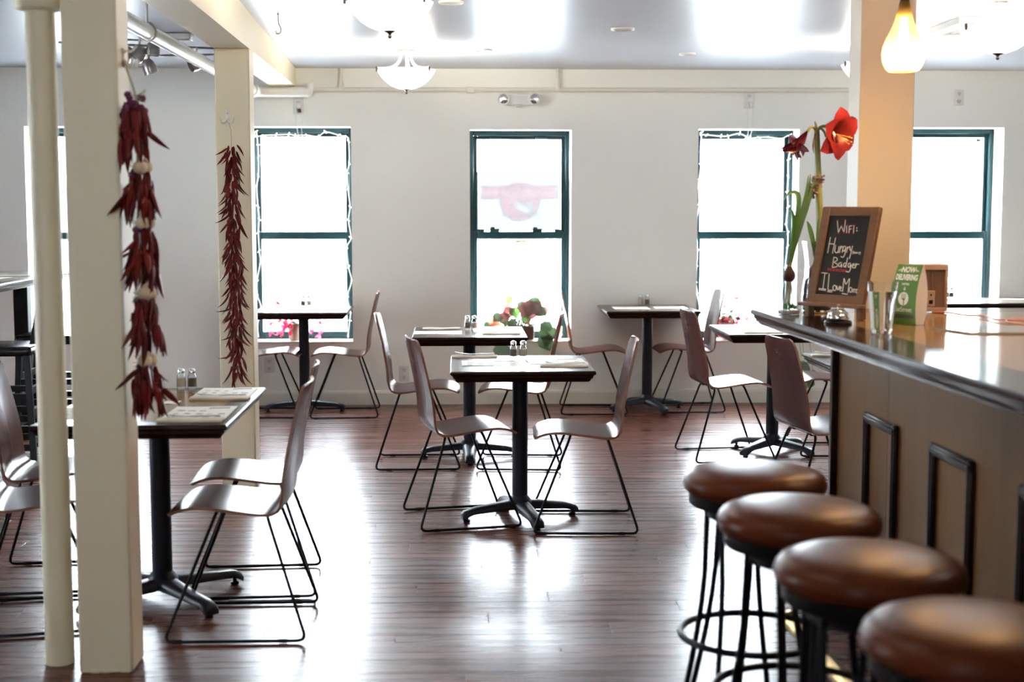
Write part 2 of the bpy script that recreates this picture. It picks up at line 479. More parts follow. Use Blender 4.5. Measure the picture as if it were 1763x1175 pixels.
# side walls (the left one has one unseen window opening, added to light the room)
b = NB(); ys = [YB, 5.6, 6.1, YW]
for i in range(len(ys) - 1):
    ya, yb = ys[i], ys[i + 1]
    if i % 2 == 1:
        box(b, (XL - .1, (ya + yb) / 2, .25), (.2, yb - ya, .5)); box(b, (XL - .1, (ya + yb) / 2, (2.1 + CEIL) / 2), (.2, yb - ya, CEIL - 2.1))
    else: box(b, (XL - .1, (ya + yb) / 2, CEIL / 2), (.2, yb - ya, CEIL))
structure(obj('wall_left', b, M_wall, angle=None))
b = NB(); box(b, (XR + .1, (YB + YW) / 2, CEIL / 2), (.2, YW - YB, CEIL)); structure(obj('wall_right', b, M_wall, angle=None))
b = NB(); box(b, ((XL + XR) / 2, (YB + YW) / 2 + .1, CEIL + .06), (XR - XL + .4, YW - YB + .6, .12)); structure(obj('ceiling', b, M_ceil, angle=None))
b = NB(); prof_bb = [(0, 0), (-.018, 0), (-.018, .085), (-.012, .10), (0, .108)]
v0 = [b.verts.new((XL, YW + o, z)) for o, z in prof_bb]; v1 = [b.verts.new((XR, YW + o, z)) for o, z in prof_bb]
for i in range(5): b.faces.new((v0[i], v1[i], v1[(i + 1) % 5], v0[(i + 1) % 5]))
b.faces.new(v0); b.faces.new(v1)
structure(obj('baseboard_back', b, M_trim, angle=None))

# windows of the back wall
YF = YW + .20
def window(name, x0, x1, z0, z1):
    e = bpy.data.objects.new(name, None); col.objects.link(e); e['kind'] = 'structure'
    e.location = ((x0 + x1) / 2, YF, z0)
    w, h = x1 - x0, z1 - z0; hx = w / 2
    b = NB()   # outer frame
    for s in (-1, 1): box(b, (s * (hx - .015), .05, h / 2), (.03, .10, h), bev=.003)
    box(b, (0, .05, h - .018), (w - .06, .10, .036), bev=.003); box(b, (0, .05, .0125), (w - .06, .10, .025), bev=.003)
    obj('window_frame', b, M_green, e)
    mid = 1.266 - z0; wi = w - .06
    for nm, za, zb, yo in (('upper_sash', mid - .028, h - .036, .06), ('lower_sash', .025, mid + .03, .02)):
        b = NB(); st = .029
        for s in (-1, 1): box(b, (s * (wi / 2 - st / 2), yo, (za + zb) / 2), (st, .034, zb - za), bev=.003)
        box(b, (0, yo, za + (.029 if nm == 'upper_sash' else .0175)), (wi - 2 * st, .034, .058 if nm == 'upper_sash' else .035), bev=.003)
        box(b, (0, yo, zb - (.014 if nm == 'upper_sash' else .029)), (wi - 2 * st, .034, .028 if nm == 'upper_sash' else .058), bev=.003)
        sa = obj(nm, b, M_green, e)
        b = NB(); box(b, (0, yo, (za + zb) / 2), (wi - 2 * st, .005, zb - za - .06)); obj('pane', b, M_pane, sa, angle=None)
    for s in (-.29, .14) if name == 'window_3' else ():
        b = NB(); box(b, (s * w + .03, .012, mid + .040), (.075, .03, .02), bev=.004); box(b, (s * w + .015, .008, mid + .055), (.03, .02, .018), bev=.004)
        obj('sash_lock', b, M_green, e)
    if name == 'window_3':
        for s in (-.24, .22):
            b = NB(); box(b, (s * w, .03, h - .052), (.085, .04, .022), bev=.005); obj('finger_lift', b, M_green, e)
        for s in (-1, 1):
            b = NB(); box(b, (s * (wi / 2 - .05), .015, mid + .038), (.065, .03, .016), bev=.004); obj('tilt_latch', b, M_green, e)
    b = NB(); box(b, (0, -.09, -.004), (w, .23, .016), bev=.003); obj('sill_board', b, M_trim, e)
    portal(x0, x1, z0, z1, YW + .36)
    return e
for w in WINS: window(*w)

for k, (a, c) in enumerate(((5.6, 6.1),)):
    b = NB(); box(b, (XL - .1, (a + c) / 2, 1.3), (.006, c - a, 1.6)); structure(obj('window_%d' % (6 + k), b, M_pane, angle=None))  # pane of the unseen left opening, added to light the room

# beam, posts, column
def hexa(bm, pts, mi=0):
    v = [bm.verts.new(p) for p in pts]
    for q in ((0, 1, 2, 3), (7, 6, 5, 4), (0, 4, 5, 1), (1, 5, 6, 2), (2, 6, 7, 3), (3, 7, 4, 0)): bm.faces.new([v[i] for i in q])
b = NB()
bx = lambda Y: -1.071 - .0333 * (Y - 7.48)
bz = lambda Y: 2.309 + .0185 * (Y - 7.48)
Ya, Yb_ = 1.0, YW
hexa(b, [(bx(Ya) - .18, Ya, bz(Ya)), (bx(Ya), Ya, bz(Ya)), (bx(Yb_), Yb_, bz(Yb_)), (bx(Yb_) - .18, Yb_, bz(Yb_)),
         (bx(Ya) - .18, Ya, CEIL), (bx(Ya), Ya, CEIL), (bx(Yb_), Yb_, CEIL), (bx(Yb_) - .18, Yb_, CEIL)])
tag(structure(obj('ceiling_beam', b, M_post, angle=None)), 'cream painted beam under the ceiling running towards the back wall', 'beam')
b = NB(); box(b, (-1.128, 4.542, 1.13), (.17, .16, 2.26), bev=.006)
for k in range(5): box(b, (-1.195 + k * .032, 4.462, .006), (.03, .006, R_.uniform(.006, .016)), bev=.002)
tag(structure(obj('square_post', b, M_post)), 'near square cream post with the garlic and chili string on it', 'post')
b = NB(); box(b, (-1.160, 7.56, 1.155), (.18, .16, 2.312), bev=.006)
tag(structure(obj('square_post', b, M_post)), 'far square cream post with the plain chili string hung on its front', 'post')
pr = tag(structure(bpy.data.objects.new('round_pole', None)), 'round cream steel pole left of the near square post', 'pole'); col.objects.link(pr); pr.location = (-1.307, 4.58, 0)
b = NB(); lathe(b, [(.046, 0), (.046, CEIL)], 28); obj('shaft', b, M_post, pr)
b = NB(); lathe(b, [(.047, 2.105), (.075, 2.112), (.079, 2.125), (.079, 2.16), (.055, 2.19), (.055, 2.21), (.0, 2.21)], 28); obj('collar', b, M_post, pr)
b = NB(); box(b, (1.834, 6.09, CEIL / 2), (.236, .17, CEIL), bev=.004)
tag(structure(obj('square_column', b, mat('column_paint', (.64, .58, .48), .4, noise=((2, 2, 1), .5, (.61, .55, .45))))), 'wide square column behind the bar end lit orange by a pendant', 'column')

# ------------------------------------------------------------------ pipes, outlets, wall fittings
pp = thing('steam_pipe', 'thick white pipe running along the beam to an elbow at the back wall', 'pipe')
b = NB(); tube(b, fillet([(-1.445, .5, 2.30), (-1.445, 10.42, 2.315), (-1.08, 10.46, 2.318), (-1.08, 10.53, 2.318)], .06, 5), .037, 16)
obj('pipe_run', b, M_pipe, pp)
b = NB(); tube(b, [(-1.445, 10.20, 2.315), (-1.445, 10.33, 2.315)], .047, 16); obj('coupling', b, M_pipe, pp)
b = NB(); tube(b, fillet([(-1.40, 10.43, 2.316), (-1.06, 10.46, 2.32), (-1.06, 10.46, 2.38)], .05), .028, 14); tube(b, [(-1.14, 10.455, 2.318), (-1.07, 10.455, 2.318)], .034, 14); obj('elbow', b, M_pipe, pp)
for yy in (9.3, 6.8):
    b = NB(); tube(b, [(-1.445, yy, 2.34), (-1.445, yy, 2.51)], .007, 8); tube(b, [(-1.445 + .043 * math.cos(a), yy, 2.308 + .043 * math.sin(a)) for a in [k * PI / 8 for k in range(16)]], .006, 6, closed=True); obj('hanger', b, M_pipe, pp)
cp = thing('wall_conduit', 'thin cream conduit running along the top of the back wall', 'conduit')
b = NB(); tube(b, [(-1.10, YW - .03, 2.343), (2.95, YW - .03, 2.352)], .017, 10); obj('conduit_run', b, M_trim, cp)
b = NB(); box(b, (.112, YW - .03, 2.343), (.06, .05, .045), bev=.006); obj('junction_box', b, M_trim, cp)
for xx in (-.84, .755):
    b = NB(); tube(b, [(xx, YW - .03, 2.345), (xx, YW - .03, CEIL)], .013, 10); obj('riser', b, M_trim, cp)
    b = NB(); tube(b, [(xx, YW - .03, 2.345), (xx, YW - .03, 2.40)], .020, 10); obj('collar', b, M_trim, cp)

em = thing('emergency_light', 'twin headed white emergency light above the middle window', 'emergency light', (.469, YW, 2.275))
b = NB(); box(b, (0, -.03, 0), (.19, .06, .085), bev=.015, seg=2); box(b, (0, -.03, -.048), (.05, .04, .01), bev=.003); obj('housing', b, M_white, em)
for s in (-1, 1):
    b = NB(); rt = Matrix.Rotation(PI / 2, 3, 'X') @ Matrix.Rotation(s * .25, 3, 'Y')
    lathe(b, [(0, -.02), (.038, -.015), (.046, .02), (.046, .035), (.040, .036), (.036, .028)], 20, at=(s * .108, -.06, 0), rot=rt); hd = obj('lamp_head', b, M_white, em)
    b = NB(); lathe(b, [(.036, .028), (.02, .034), (0, .036)], 20, at=(s * .108, -.06, 0), rot=rt); obj('lens', b, M_chrome, hd)

def outlet(x, z, label, plug=False, wall_y=YW):
    t = thing('wall_outlet', label, 'outlet', (x, wall_y, z), 0, 'wall outlets')
    b = NB(); box(b, (0, -.004, 0), (.074, .008, .118), bev=.003); obj('cover_plate', b, M_plate, t)
    for s in (-1, 1):
        b = NB(); lathe(b, [(0, .005), (.016, .005), (.0175, .002), (.0175, 0)], 16, at=(0, -.008, s * .028), rot=Matrix.Rotation(PI / 2, 3, 'X')); rc = obj('receptacle', b, M_recept, t)
        b = NB()
        for q in (-.0065, .0065): box(b, (q, -.0135, s * .028 + .003), (.003, .002, .009))
        box(b, (0, -.0135, s * .028 - .009), (.005, .002, .005)); obj('slot', b, M_slot, rc)
    if plug:
        pl = thing('light_plug', plug, 'plug', (x, wall_y, z), 0)
        b = NB(); box(b, (.004, -.03, .0), (.034, .034, .038), bev=.005); obj('plug_body', b, M_white, pl)
        b = NB(); box(b, (.010, -.032, -.035), (.022, .03, .026), bev=.004); obj('second_plug', b, M_bronze if 'tip' in plug else M_white, pl)
        b = NB(); tube(b, fillet([(-.012, -.03, -.02), (-.02, -.035, -.09), (-.004, -.02, -.20), (0, .02, -.26), (0, .18, -.29)], .04), .0028, 6)
        tube(b, fillet([(.016, -.03, -.05), (.03, -.03, -.11), (.018, -.025, -.14), (.026, -.02, -.2), (.02, .02, -.26), (.02, .18, -.29)], .03), .0028, 6); obj('cord', b, M_white, pl)
outlet(-1.157, 2.224, 'wall outlet above the left window under the pipe elbow', 'white plug with a dark tip and cords above the left window')
outlet(2.19, 2.277, 'wall outlet above the right flower window', 'white plug with thin cords above the right flower window')
outlet(3.776, 2.302, 'bare wall outlet above the window right of the column')
outlet(-1.40, .305, 'low wall outlet beneath the left window sill')
outlet(-.394, .234, 'low wall outlet between the left and middle windows')

def coat_hook(loc, rz, label):
    t = thing('coat_hook', label, 'hook', loc, rz)
    b = NB(); box(b, (0, -.003, .01), (.018, .006, .06), bev=.0025); obj('back_plate', b, M_trim, t)
    b = NB()
    for s in (-1, 1): tube(b, fillet([(0, -.006, .0), (s * .014, -.02, -.022), (s * .030, -.035, -.022), (s * .036, -.038, .008)], .014), .0042, 8)
    tube(b, fillet([(0, -.006, .03), (0, -.03, .028), (0, -.045, .05)], .014), .004, 8); obj('prong', b, M_trim, t)
    b = NB()
    for z in (.028, -.006): lathe(b, [(0, .003), (.004, .002), (.004, 0)], 8, at=(0, -.006, z), rot=Matrix.Rotation(PI / 2, 3, 'X'))
    obj('screw', b, M_bronze, t)
coat_hook((-1.185, 7.48, 1.945), 0, 'double coat hook near the top of the far square post')
coat_hook((-1.043, 4.54, 1.95), PI / 2, 'coat hook on the side of the near square post')
b = NB(); tube(b, fillet([(0, 0, 0), (0, 0, -.05), (.012, 0, -.07), (.012, 0, -.10), (-.012, 0, -.105), (-.012, 0, -.085)], .012), .0035, 8)
lathe(b, [(0, 0), (.008, 0), (.008, -.006), (0, -.008)], 10)
tag(obj('ceiling_hook', b, M_nickel, loc=(-.93, 7.6, CEIL)), 'bare metal hook hanging from the ceiling beside the beam', 'hook')
for (x, yy, r, lb) in ((.953, 8.13, .065, 'round recessed ceiling light between the two middle lamps'), (.18, 9.27, .055, 'small recessed ceiling light near the wall above the middle window'), (1.54, 9.45, .055, 'small recessed ceiling light near the wall towards the column'), (-.02, 7.1, .06, 'round ceiling sensor just right of the nearest bowl lamp')):
    t = thing('recessed_light', lb, 'ceiling light', (x, yy, CEIL))
    b = NB(); lathe(b, [(r * .75, .004), (r * .8, -.004), (r, -.012), (r * 1.05, -.006), (r * 1.05, 0)], 24); obj('trim_ring', b, M_white, t)
    b = NB(); lathe(b, [(0, -.004), (r * .8, -.004)], 24); obj('lens', b, M_vent, t)
t = thing('air_vent', 'white louvred air vent in the ceiling right of the column', 'vent', (3.0, 7.83, CEIL))
b = NB(); sweep_rect(b, .30, .24, [(0, 0), (0, -.03), (-.05, -.045), (-.05, 0)]); obj('vent_frame', b, M_vent, t, angle=None)
b = NB(); box(b, (0, 0, -.004), (.52, .40, .006)); obj('backing', b, M_ventdark, t)
for k in range(8):
    b = NB(); box(b, (-.21 + k * .06, 0, -.026), (.05, .38, .004), rot=None); 
    bmesh.ops.rotate(b, cent=(-.21 + k * .06, 0, -.026), matrix=Matrix.Rotation(.6, 3, 'Y'), verts=b.verts); obj('slat', b, M_vent, t)

# ------------------------------------------------------------------ ceiling lamps
def bowl_lamp(x, y, label, first=None):
    if first: return dup(first, (x, y, CEIL), 0, label)
    t = thing('bowl_lamp', label, 'ceiling lamp', (x, y, CEIL), 0, 'semi-flush bowl lamps')
    b = NB(); lathe(b, [(0, 0), (.064, 0), (.066, -.008), (.056, -.012), (.054, -.024), (.045, -.028), (0, -.028)], 28); obj('canopy', b, M_nickel, t)
    b = NB(); tube(b, [(0, 0, -.02), (0, 0, -.27)], .007, 10); obj('stem', b, M_nickel, t)
    for k in range(3):
        a = math.radians(200 + 120 * k); ca, sa = math.cos(a), math.sin(a)
        pts = [(.032, -.02), (.034, -.045), (.042, -.075), (.060, -.102), (.09, -.124), (.13, -.134), (.192, -.136)]
        b = NB(); tube(b, fillet([(r * ca, r * sa, z) for r, z in pts], .02, 3), .009, 8); ar = obj('arm', b, M_nickel, t)
        b = NB(); box(b, (.197 * ca, .197 * sa, -.140), (.012, .016, .034), rot=None, bev=.003); obj('arm_cap', b, M_bronze, ar)
    b = NB(); pr_ = [(.008, -.262), (.05, -.258), (.09, -.243), (.125, -.220), (.155, -.190), (.176, -.160), (.186, -.140), (.181, -.138), (.171, -.160), (.150, -.187), (.122, -.214), (.088, -.236), (.05, -.250), (.008, -.254)]
    lathe(b, pr_, 36); obj('glass_bowl', b, M_bowl, t)
    b = NB(); lathe(b, [(0, -.258), (.028, -.258), (.028, -.262), (.010, -.270), (.006, -.276), (.009, -.284), (.005, -.292), (0, -.293)], 18); obj('finial', b, M_bronze, t)
    ld = bpy.data.lights.new('lamp_light', 'POINT'); ld.energy = LAMP_W; ld.color = (1, .90, .74); ld.shadow_soft_size = .05
    lo = bpy.data.objects.new('lamp_light', ld); col.objects.link(lo); lo.parent = t; lo.location = (0.03, 0, -.15)
    return t
L1 = bowl_lamp(-.279, 6.15, 'nearest bowl ceiling lamp, cut by the top of the picture')
bowl_lamp(-.314, 9.2, 'bowl ceiling lamp hanging close to the back wall', L1)
bowl_lamp(2.66, 6.93, 'bowl ceiling lamp at the right edge beside the air vent', L1)
bowl_lamp(2.57, 8.74, 'bowl ceiling lamp half hidden behind the column', L1)
bowl_lamp(-.25, 3.1, 'unseen bowl ceiling lamp added to the left row above the camera side', L1)  # added out of view so the near posts get light from above
bowl_lamp(2.66, 3.9, 'unseen bowl ceiling lamp added above the middle of the bar for light', L1)  # added unseen lamp, extra light over the bar side
bowl_lamp(-.25, .05, 'unseen bowl ceiling lamp added behind the camera for light', L1)  # added unseen lamp, extra light from behind the camera

def pendant(x, y, zb, label):
    t = thing('pendant_lamp', label, 'pendant', (x, y, zb), 0, 'amber drop pendants over the bar')
    prof = [(.048, .0), (.062, .010), (.074, .035), (.077, .062), (.073, .090), (.062, .120), (.046, .152), (.033, .185), (.026, .215), (.020, .245), (.017, .26)]
    b = NB(); n = 40
    rings = []
    for i, (r, z) in enumerate(prof):
        rings.append([b.verts.new(((r * (1 + (.05 if k % 2 else -.02) * min(1, i / 4))) * math.cos(2 * PI * k / n), (r * (1 + (.05 if k % 2 else -.02) * min(1, i / 4))) * math.sin(2 * PI * k / n), z)) for k in range(n)])
    for a, c in zip(rings[:-1], rings[1:]):
        for k in range(n): b.faces.new((a[k], a[(k + 1) % n], c[(k + 1) % n], c[k]))
    obj('glass_drop', b, M_amber, t, angle=60)
    b = NB(); lathe(b, [(0, .285), (.010, .285), (.016, .275), (.018, .235), (.014, .20), (0, .20)], 16); obj('socket', b, M_bronze, t)
    b = NB(); lathe(b, [(0, .045), (.02, .05), (.030, .07), (.030, .09), (.018, .13), (.013, .20), (0, .20)], 16); obj('bulb', b, M_bulb, t)
    b = NB(); tube(b, [(0, 0, .28), (0, 0, CEIL - zb)], .004, 8); obj('cord', b, M_bronze, t)
    b = NB(); lathe(b, [(0, CEIL - zb - .025), (.04, CEIL - zb - .02), (.055, CEIL - zb - .003), (.055, CEIL - zb), (0, CEIL - zb)], 20); obj('ceiling_rose', b, M_bronze, t)
    ld = bpy.data.lights.new('pendant_light', 'POINT'); ld.energy = PENDANT_W; ld.color = (1, .60, .24); ld.shadow_soft_size = .03
    lo = bpy.data.objects.new('pendant_light', ld); col.objects.link(lo); lo.parent = t; lo.location = (0, 0, .02)
    return t
pendant(1.676, 5.3, 1.996, 'amber glass drop pendant glowing in front of the column')
pendant(1.66, 4.05, 1.985, 'amber glass drop pendant in the top right corner')

# ceiling spotlights at left
t = thing('track_spotlights', 'grey ceiling spotlights on crossed bars left of the far post', 'spotlight', (-1.66, 8.5, CEIL))
b = NB(); box(b, (0.03, 0, -.02), (.17, .12, .04), bev=.005); box(b, (.03, 0, -.05), (.02, .02, .03)); obj('ceiling_box', b, M_nickel, t)
b = NB(); tube(b, [(-.62, -.16, -.07), (.32, .10, -.075)], .007, 8); tube(b, [(-.60, .20, -.115), (.36, -.02, -.12)], .007, 8); tube(b, [(-.40, -.02, -.03), (-.12, .12, -.03)], .006, 8); obj('bar', b, M_nickel, t)
def spot(px, pz, tilt, turn, py=0):
    b = NB(); rt = Matrix.Rotation(turn, 3, 'Z') @ Matrix.Rotation(tilt, 3, 'Y')
    lathe(b, [(0, .045), (.022, .042), (.036, .02), (.042, -.01), (.041, -.042), (.037, -.042), (.034, -.02), (0, -.02)], 20, rot=rt)
    tube(b, [(0, 0, .04), (0, 0, .09)], .006, 8)
    return obj('spot_head', b, M_nickel, t, loc=(px, py, pz))
spot(-.27, -.115, .5, 0); spot(-.192, -.115, .75, .4); spot(-.115, -.085, .1, 1); spot(-.14, -.19, -.35, .3); spot(.14, -.17, 1.2, .6)

# ------------------------------------------------------------------ chairs
def chair_meshes():
    prof = [(-.010, .878), (.012, .79), (.034, .69), (.050, .61), (.058, .55), (.060, .51), (.066, .476), (.086, .450), (.120, .4385), (.165, .4395), (.225, .4475), (.300, .4575), (.365, .4625), (.415, .4575), (.450, .445), (.474, .430)]
    pts = []
    for i in range(len(prof) - 1):       # catmull-rom resample
        p0, p1, p2, p3 = [Vector(prof[max(0, min(len(prof) - 1, i + d))]) for d in (-1, 0, 1, 2)]
        for k in range(4):
            s = k / 4
            pts.append(.5 * ((2 * p1) + (p2 - p0) * s + (2 * p0 - 5 * p1 + 4 * p2 - p3) * s * s + (3 * p1 - p0 - 3 * p2 + p3) * s ** 3))
    pts.append(Vector(prof[-1]))
    S = [0]
    for a, c in zip(pts[:-1], pts[1:]): S.append(S[-1] + (c - a).length)
    tot = S[-1]
    def at(s):
        s = max(0, min(tot, s))
        for i in range(len(S) - 1):
            if s <= S[i + 1] + 1e-9:
                q = (s - S[i]) / max(1e-9, S[i + 1] - S[i]); return pts[i] * (1 - q) + pts[i + 1] * q
        return pts[-1]
    def half(s):
        w = .178 + .03 * min(1, s / .34)
        if s > .60: w -= .012 * (s - .60) / (tot - .60)
        for d in (s, tot - s):
            r = .055 if d is s else .045
            if d < r: w -= r - math.sqrt(max(0, r * r - (r - d) ** 2))
        return w
    hole_rows = [(.060, .078), (.096, .114)]
    ss = [0, .002, .006, .013, .024, .040, .060, .078, .096, .114]
    k = .135
    while k < tot - .05: ss.append(k); k += .022
    ss += [tot - .045, tot - .03, tot - .018, tot - .008, tot - .002, tot]
    vv = [-1, -.72, -.4, -.17, -.07, .07, .17, .4, .72, 1]
    b = NB(); rows = []
    for s in ss:
        p = at(s); w = half(s)
        rows.append([b.verts.new((p.x + (.014 * v * v if s < .40 else .014 * v * v * max(0, 1 - (s - .40) / .08)), w * v if abs(v) > .3 else v * .178, p.y)) for v in vv])
    for i in range(len(ss) - 1):
        for j in range(len(vv) - 1):
            mid = (ss[i] + ss[i + 1]) / 2
            if any(a < mid < c for a, c in hole_rows) and j in (3, 5): continue
            b.faces.new((rows[i][j], rows[i + 1][j], rows[i + 1][j + 1], rows[i][j + 1]))
    me = bpy.data.meshes.new('seat_shell'); b.to_mesh(me); b.free()
    me.materials.append(M_chair); me.materials.append(M_plyedge)
    o = bpy.data.objects.new('tmp', me); col.objects.link(o)
    md = o.modifiers.new('s', 'SOLIDIFY'); md.thickness = .0105; md.offset = 0; md.material_offset_rim = 1; md.use_even_offset = True
    dg = bpy.context.evaluated_depsgraph_get()
    me2 = bpy.data.meshes.new_from_object(o.evaluated_get(dg)); bpy.data.objects.remove(o)
    for p in me2.polygons: p.use_smooth = True
    me2.set_sharp_from_angle(angle=math.radians(40))
    legs = []
    for s in (1, -1):
        b = NB()
        tube(b, fillet([(.305, 0, .4455), (.305, s * .155, .4455), (.482, s * .238, .0065), (-.004, s * .238, .0065), (.135, s * .155, .4275), (.135, 0, .4275)], .034, 6), .0062, 8)
        legs.append(mesh_of('sled_leg', b, M_rod))
    br, gl = [], []
    for u, z in ((.305, .4455), (.135, .4275)):
        for q in (-.10, .10):
            b = NB(); box(b, (u, q, z), (.022, .035, .018), bev=.003); br.append(mesh_of('mount_block', b, M_rod))
    for q in (1, -1):
        for u in (.06, .42):
            b = NB(); tube(b, [(u, q * .238, .0062), (u + .03, q * .238, .0062)], .0076, 8); gl.append(mesh_of('floor_glide', b, M_rod))
    return me2, legs, br, gl
CH = chair_meshes()
def chair(x, y, deg, label, group):
    t = thing('side_chair', label, 'chair', (x, y, .0018), math.radians(deg), group)
    obj('seat_shell', CH[0], None, t)
    for l in CH[1]:
        lo = obj('sled_leg', l, None, t)
    for m_ in CH[2]: obj('mount_block', m_, None, t)
    for m_ in CH[3]: obj('floor_glide', m_, None, t)
    return t
G1 = 'plywood chairs with black sled legs'
chair(-.215, 6.60, 12, 'plywood chair left of the front middle table, back towards the posts', G1)
chair(.835, 6.525, 177.5, 'plywood chair right of the front middle table, facing left', G1)
chair(-.458, 8.127, 0, 'plywood chair left of the second middle table, behind the front left chair', G1)
chair(.608, 8.08, 174.8, 'plywood chair right of the second middle table, mostly behind the front table', G1)
chair(-.557, 10.10, 181.5, 'plywood chair under the left window, right of that window table', G1)
chair(-1.585, 10.12, 0, 'plywood chair left of the left window table, half behind the far post', G1)
chair(.757, 10.20, -3, 'plywood chair against the wall between the middle window and the wall table', G1)
chair(1.937, 10.27, 181, 'plywood chair right of the wall table, its back white with window light', G1)
chair(1.36, 8.265, 6, 'plywood chair with four slots seen from behind, left of the right flower window table', G1)
chair(2.53, 8.45, 178, 'plywood chair right of the flower window table, only its seat front showing', G1)
chair(1.515, 6.57, 10, 'plywood chair with four slots nearest the bar end, back turned to us', G1)
chair(-.523, 4.99, 180, 'nearest plywood chair at the right side of the left table', G1)
chair(-.553, 5.55, 183, 'plywood chair behind the nearest one at the right of the left table', G1)
chair(-1.735, 5.05, 12, 'plywood chair cut by the left edge, nearer one behind the pole', G1)
chair(-1.84, 5.61, 6, 'plywood chair at the left edge, further one behind the pole', G1)

# ------------------------------------------------------------------ tables
EDGE = [(-.085, .750), (-.005, .750), (0, .745), (0, .736), (-.006, .731), (-.011, .728), (-.013, .718), (-.021, .712), (-.026, .702), (-.032, .698), (-.085, .698)]
def table(x, y, hx, hy, base_deg, label, panel=M_lamgrey, rz=0, leg=.29, h=.75, dy=0):
    t = thing('cafe_table', label, 'table', (x, y, 0), math.radians(rz), 'cafe tables on black pedestal bases')
    d = h - .75
    b = NB(); sweep_rect(b, hx, hy, [(o, z + d) for o, z in EDGE], cyy=dy); obj('edge_moulding', b, M_edge, t, angle=30)
    b = NB(); box(b, (0, dy, .726 + d), (2 * hx - .168, 2 * hy - .168, .0485)); obj('table_panel', b, panel, t, angle=None)
    b = NB(); lathe(b, [(0, .05), (.060, .05), (.058, .085), (.046, .105), (.0375, .115), (.0375, .68 + d), (.05, .69 + d), (.05, .698 + d), (0, .698 + d)], 24); obj('pedestal', b, M_iron, t)
    b = NB(); box(b, (0, 0, .699 + d), (.26, .26, .004)); obj('top_plate', b, M_iron, t)
    for k in range(4):
        a = math.radians(base_deg + 90 * k); c, s = math.cos(a), math.sin(a)
        b = NB(); pts = []; n = 8
        prof = [(.0, .046, .060, .092), (.06, .042, .050, .088), (.14, .036, .045, .078), (.22, .032, .040, .068), (leg - .04, .031, .034, .060), (leg - .012, .030, .018, .052), (leg, .026, .014, .040)]
        rings = []
        for u, w, z0, z1 in prof:
            w2 = w * .62
            sec = [(-w, z0), (w, z0), (w, z0 + (z1 - z0) * .55), (w2, z1), (-w2, z1), (-w, z0 + (z1 - z0) * .55)]
            rings.append([b.verts.new((u * c - v * s, u * s + v * c, z)) for v, z in sec])
        for p, q in zip(rings[:-1], rings[1:]):
            for i in range(6): b.faces.new((p[i], p[(i + 1) % 6], q[(i + 1) % 6], q[i]))
        b.faces.new(rings[0]); b.faces.new(rings[-1])
        lg = obj('base_leg', b, M_iron, t, angle=50)
        b = NB(); lathe(b, [(0, 0.001), (.016, 0.001), (.017, .010), (.008, .013), (.008, .03)], 12, at=((leg - .025) * c, (leg - .025) * s, 0)); obj('foot_glide', b, M_rod, lg)
    return t
table(.302, 6.66, .33, .34, 15, 'front middle cafe table with menus and shakers, nearest in the room centre')
table(.077, 8.32, .33, .345, 0, 'second middle cafe table in front of the begonia window', dy=0)
table(-1.12, 5.31, .335, .50, 42, 'long left cafe table with two printed menus beside the posts', panel=M_lam, leg=.345)
table(-1.10, 10.21, .335, .335, 2, 'cafe table pushed to the left window with cyclamen')
table(1.395, 10.22, .335, .335, 20, 'cafe table against the wall between two windows')
table(1.916, 8.42, .335, .34, 42, 'cafe table at the right flower window, half behind the bar end')
table(2.10, 6.74, .345, .34, 40, 'cafe table behind the bar end, only its left edge showing')
table(3.75, 10.20, .55, .33, 0, 'table under the far right window behind the bar', h=.80)

# bar-height table and black chairs at far left
t = thing('high_table', 'tall bar-height table at the left edge near the window', 'table', (-2.95, 8.6, 0))
b = NB(); sweep_rect(b, .36, 1.05, [(o, z + .30) for o, z in EDGE]); obj('edge_moulding', b, M_edge, t, angle=30)
b = NB(); box(b, (0, 0, 1.026), (.552, 1.93, .0485)); obj('table_panel', b, M_lamgrey, t, angle=None)
for yy in (-.45, .55):
    b = NB(); box(b, (.17, yy, .51), (.09, .09, .98), bev=.006); box(b, (.0, yy, .03), (.62, .09, .05), bev=.008); obj('trestle_leg', b, M_black, t)
def high_chair(x, y, deg, label):
    t = thing('bar_chair', label, 'chair', (x, y, 0), math.radians(deg), 'black bar-height chairs')
    b = NB(); box(b, (0, 0, .70), (.40, .40, .055), bev=.024, seg=3); obj('seat_cushion', b, M_blackpad, t)
    b = NB()
    def bp(u, v):
        ww = .19 * (1 - .35 * max(0, v - .6) / .4); z = .74 + .36 * v
        return (-.19 - .07 * v - .0, (2 * u - 1) * ww, z - .04 * (2 * u - 1) ** 2 * (v > .8))
    vs = [[b.verts.new(bp(i / 8, j / 8)) for j in range(9)] for i in range(9)]
    fr = [b.faces.new((vs[i][j], vs[i + 1][j], vs[i + 1][j + 1], vs[i][j + 1])) for i in range(8) for j in range(8)]
    r = bmesh.ops.extrude_face_region(b, geom=fr); bmesh.ops.translate(b, vec=(-.035, 0, 0), verts=[g for g in r['geom'] if isinstance(g, bmesh.types.BMVert)])
    obj('backrest', b, M_blackpad, t)
    for sx in (-1, 1):
        for sy in (-1, 1):
            b = NB(); tube(b, [(sx * .17, sy * .17, .69), (sx * .20, sy * .195, .001)], .024, 4); obj('leg', b, M_black, t, angle=20)
    for z, q in ((.20, .19), (.36, .186), (.48, .18)):
        for sx in (-1, 1):
            b = NB(); box(b, (sx * q, 0, z), (.022, 2 * q, .035)); obj('stretcher', b, M_black, t)
            b = NB(); box(b, (0, sx * q, z - .03), (2 * q, .022, .035)); obj('stretcher', b, M_black, t)
    return t
high_chair(-2.53, 7.95, 183, 'black bar chair seen between the picture edge and the round pole')
high_chair(-2.42, 8.62, 180, 'black bar chair seen between the round pole and the square post')
high_chair(-3.35, 8.3, 0, 'black bar chair beyond the tall table at the left edge')

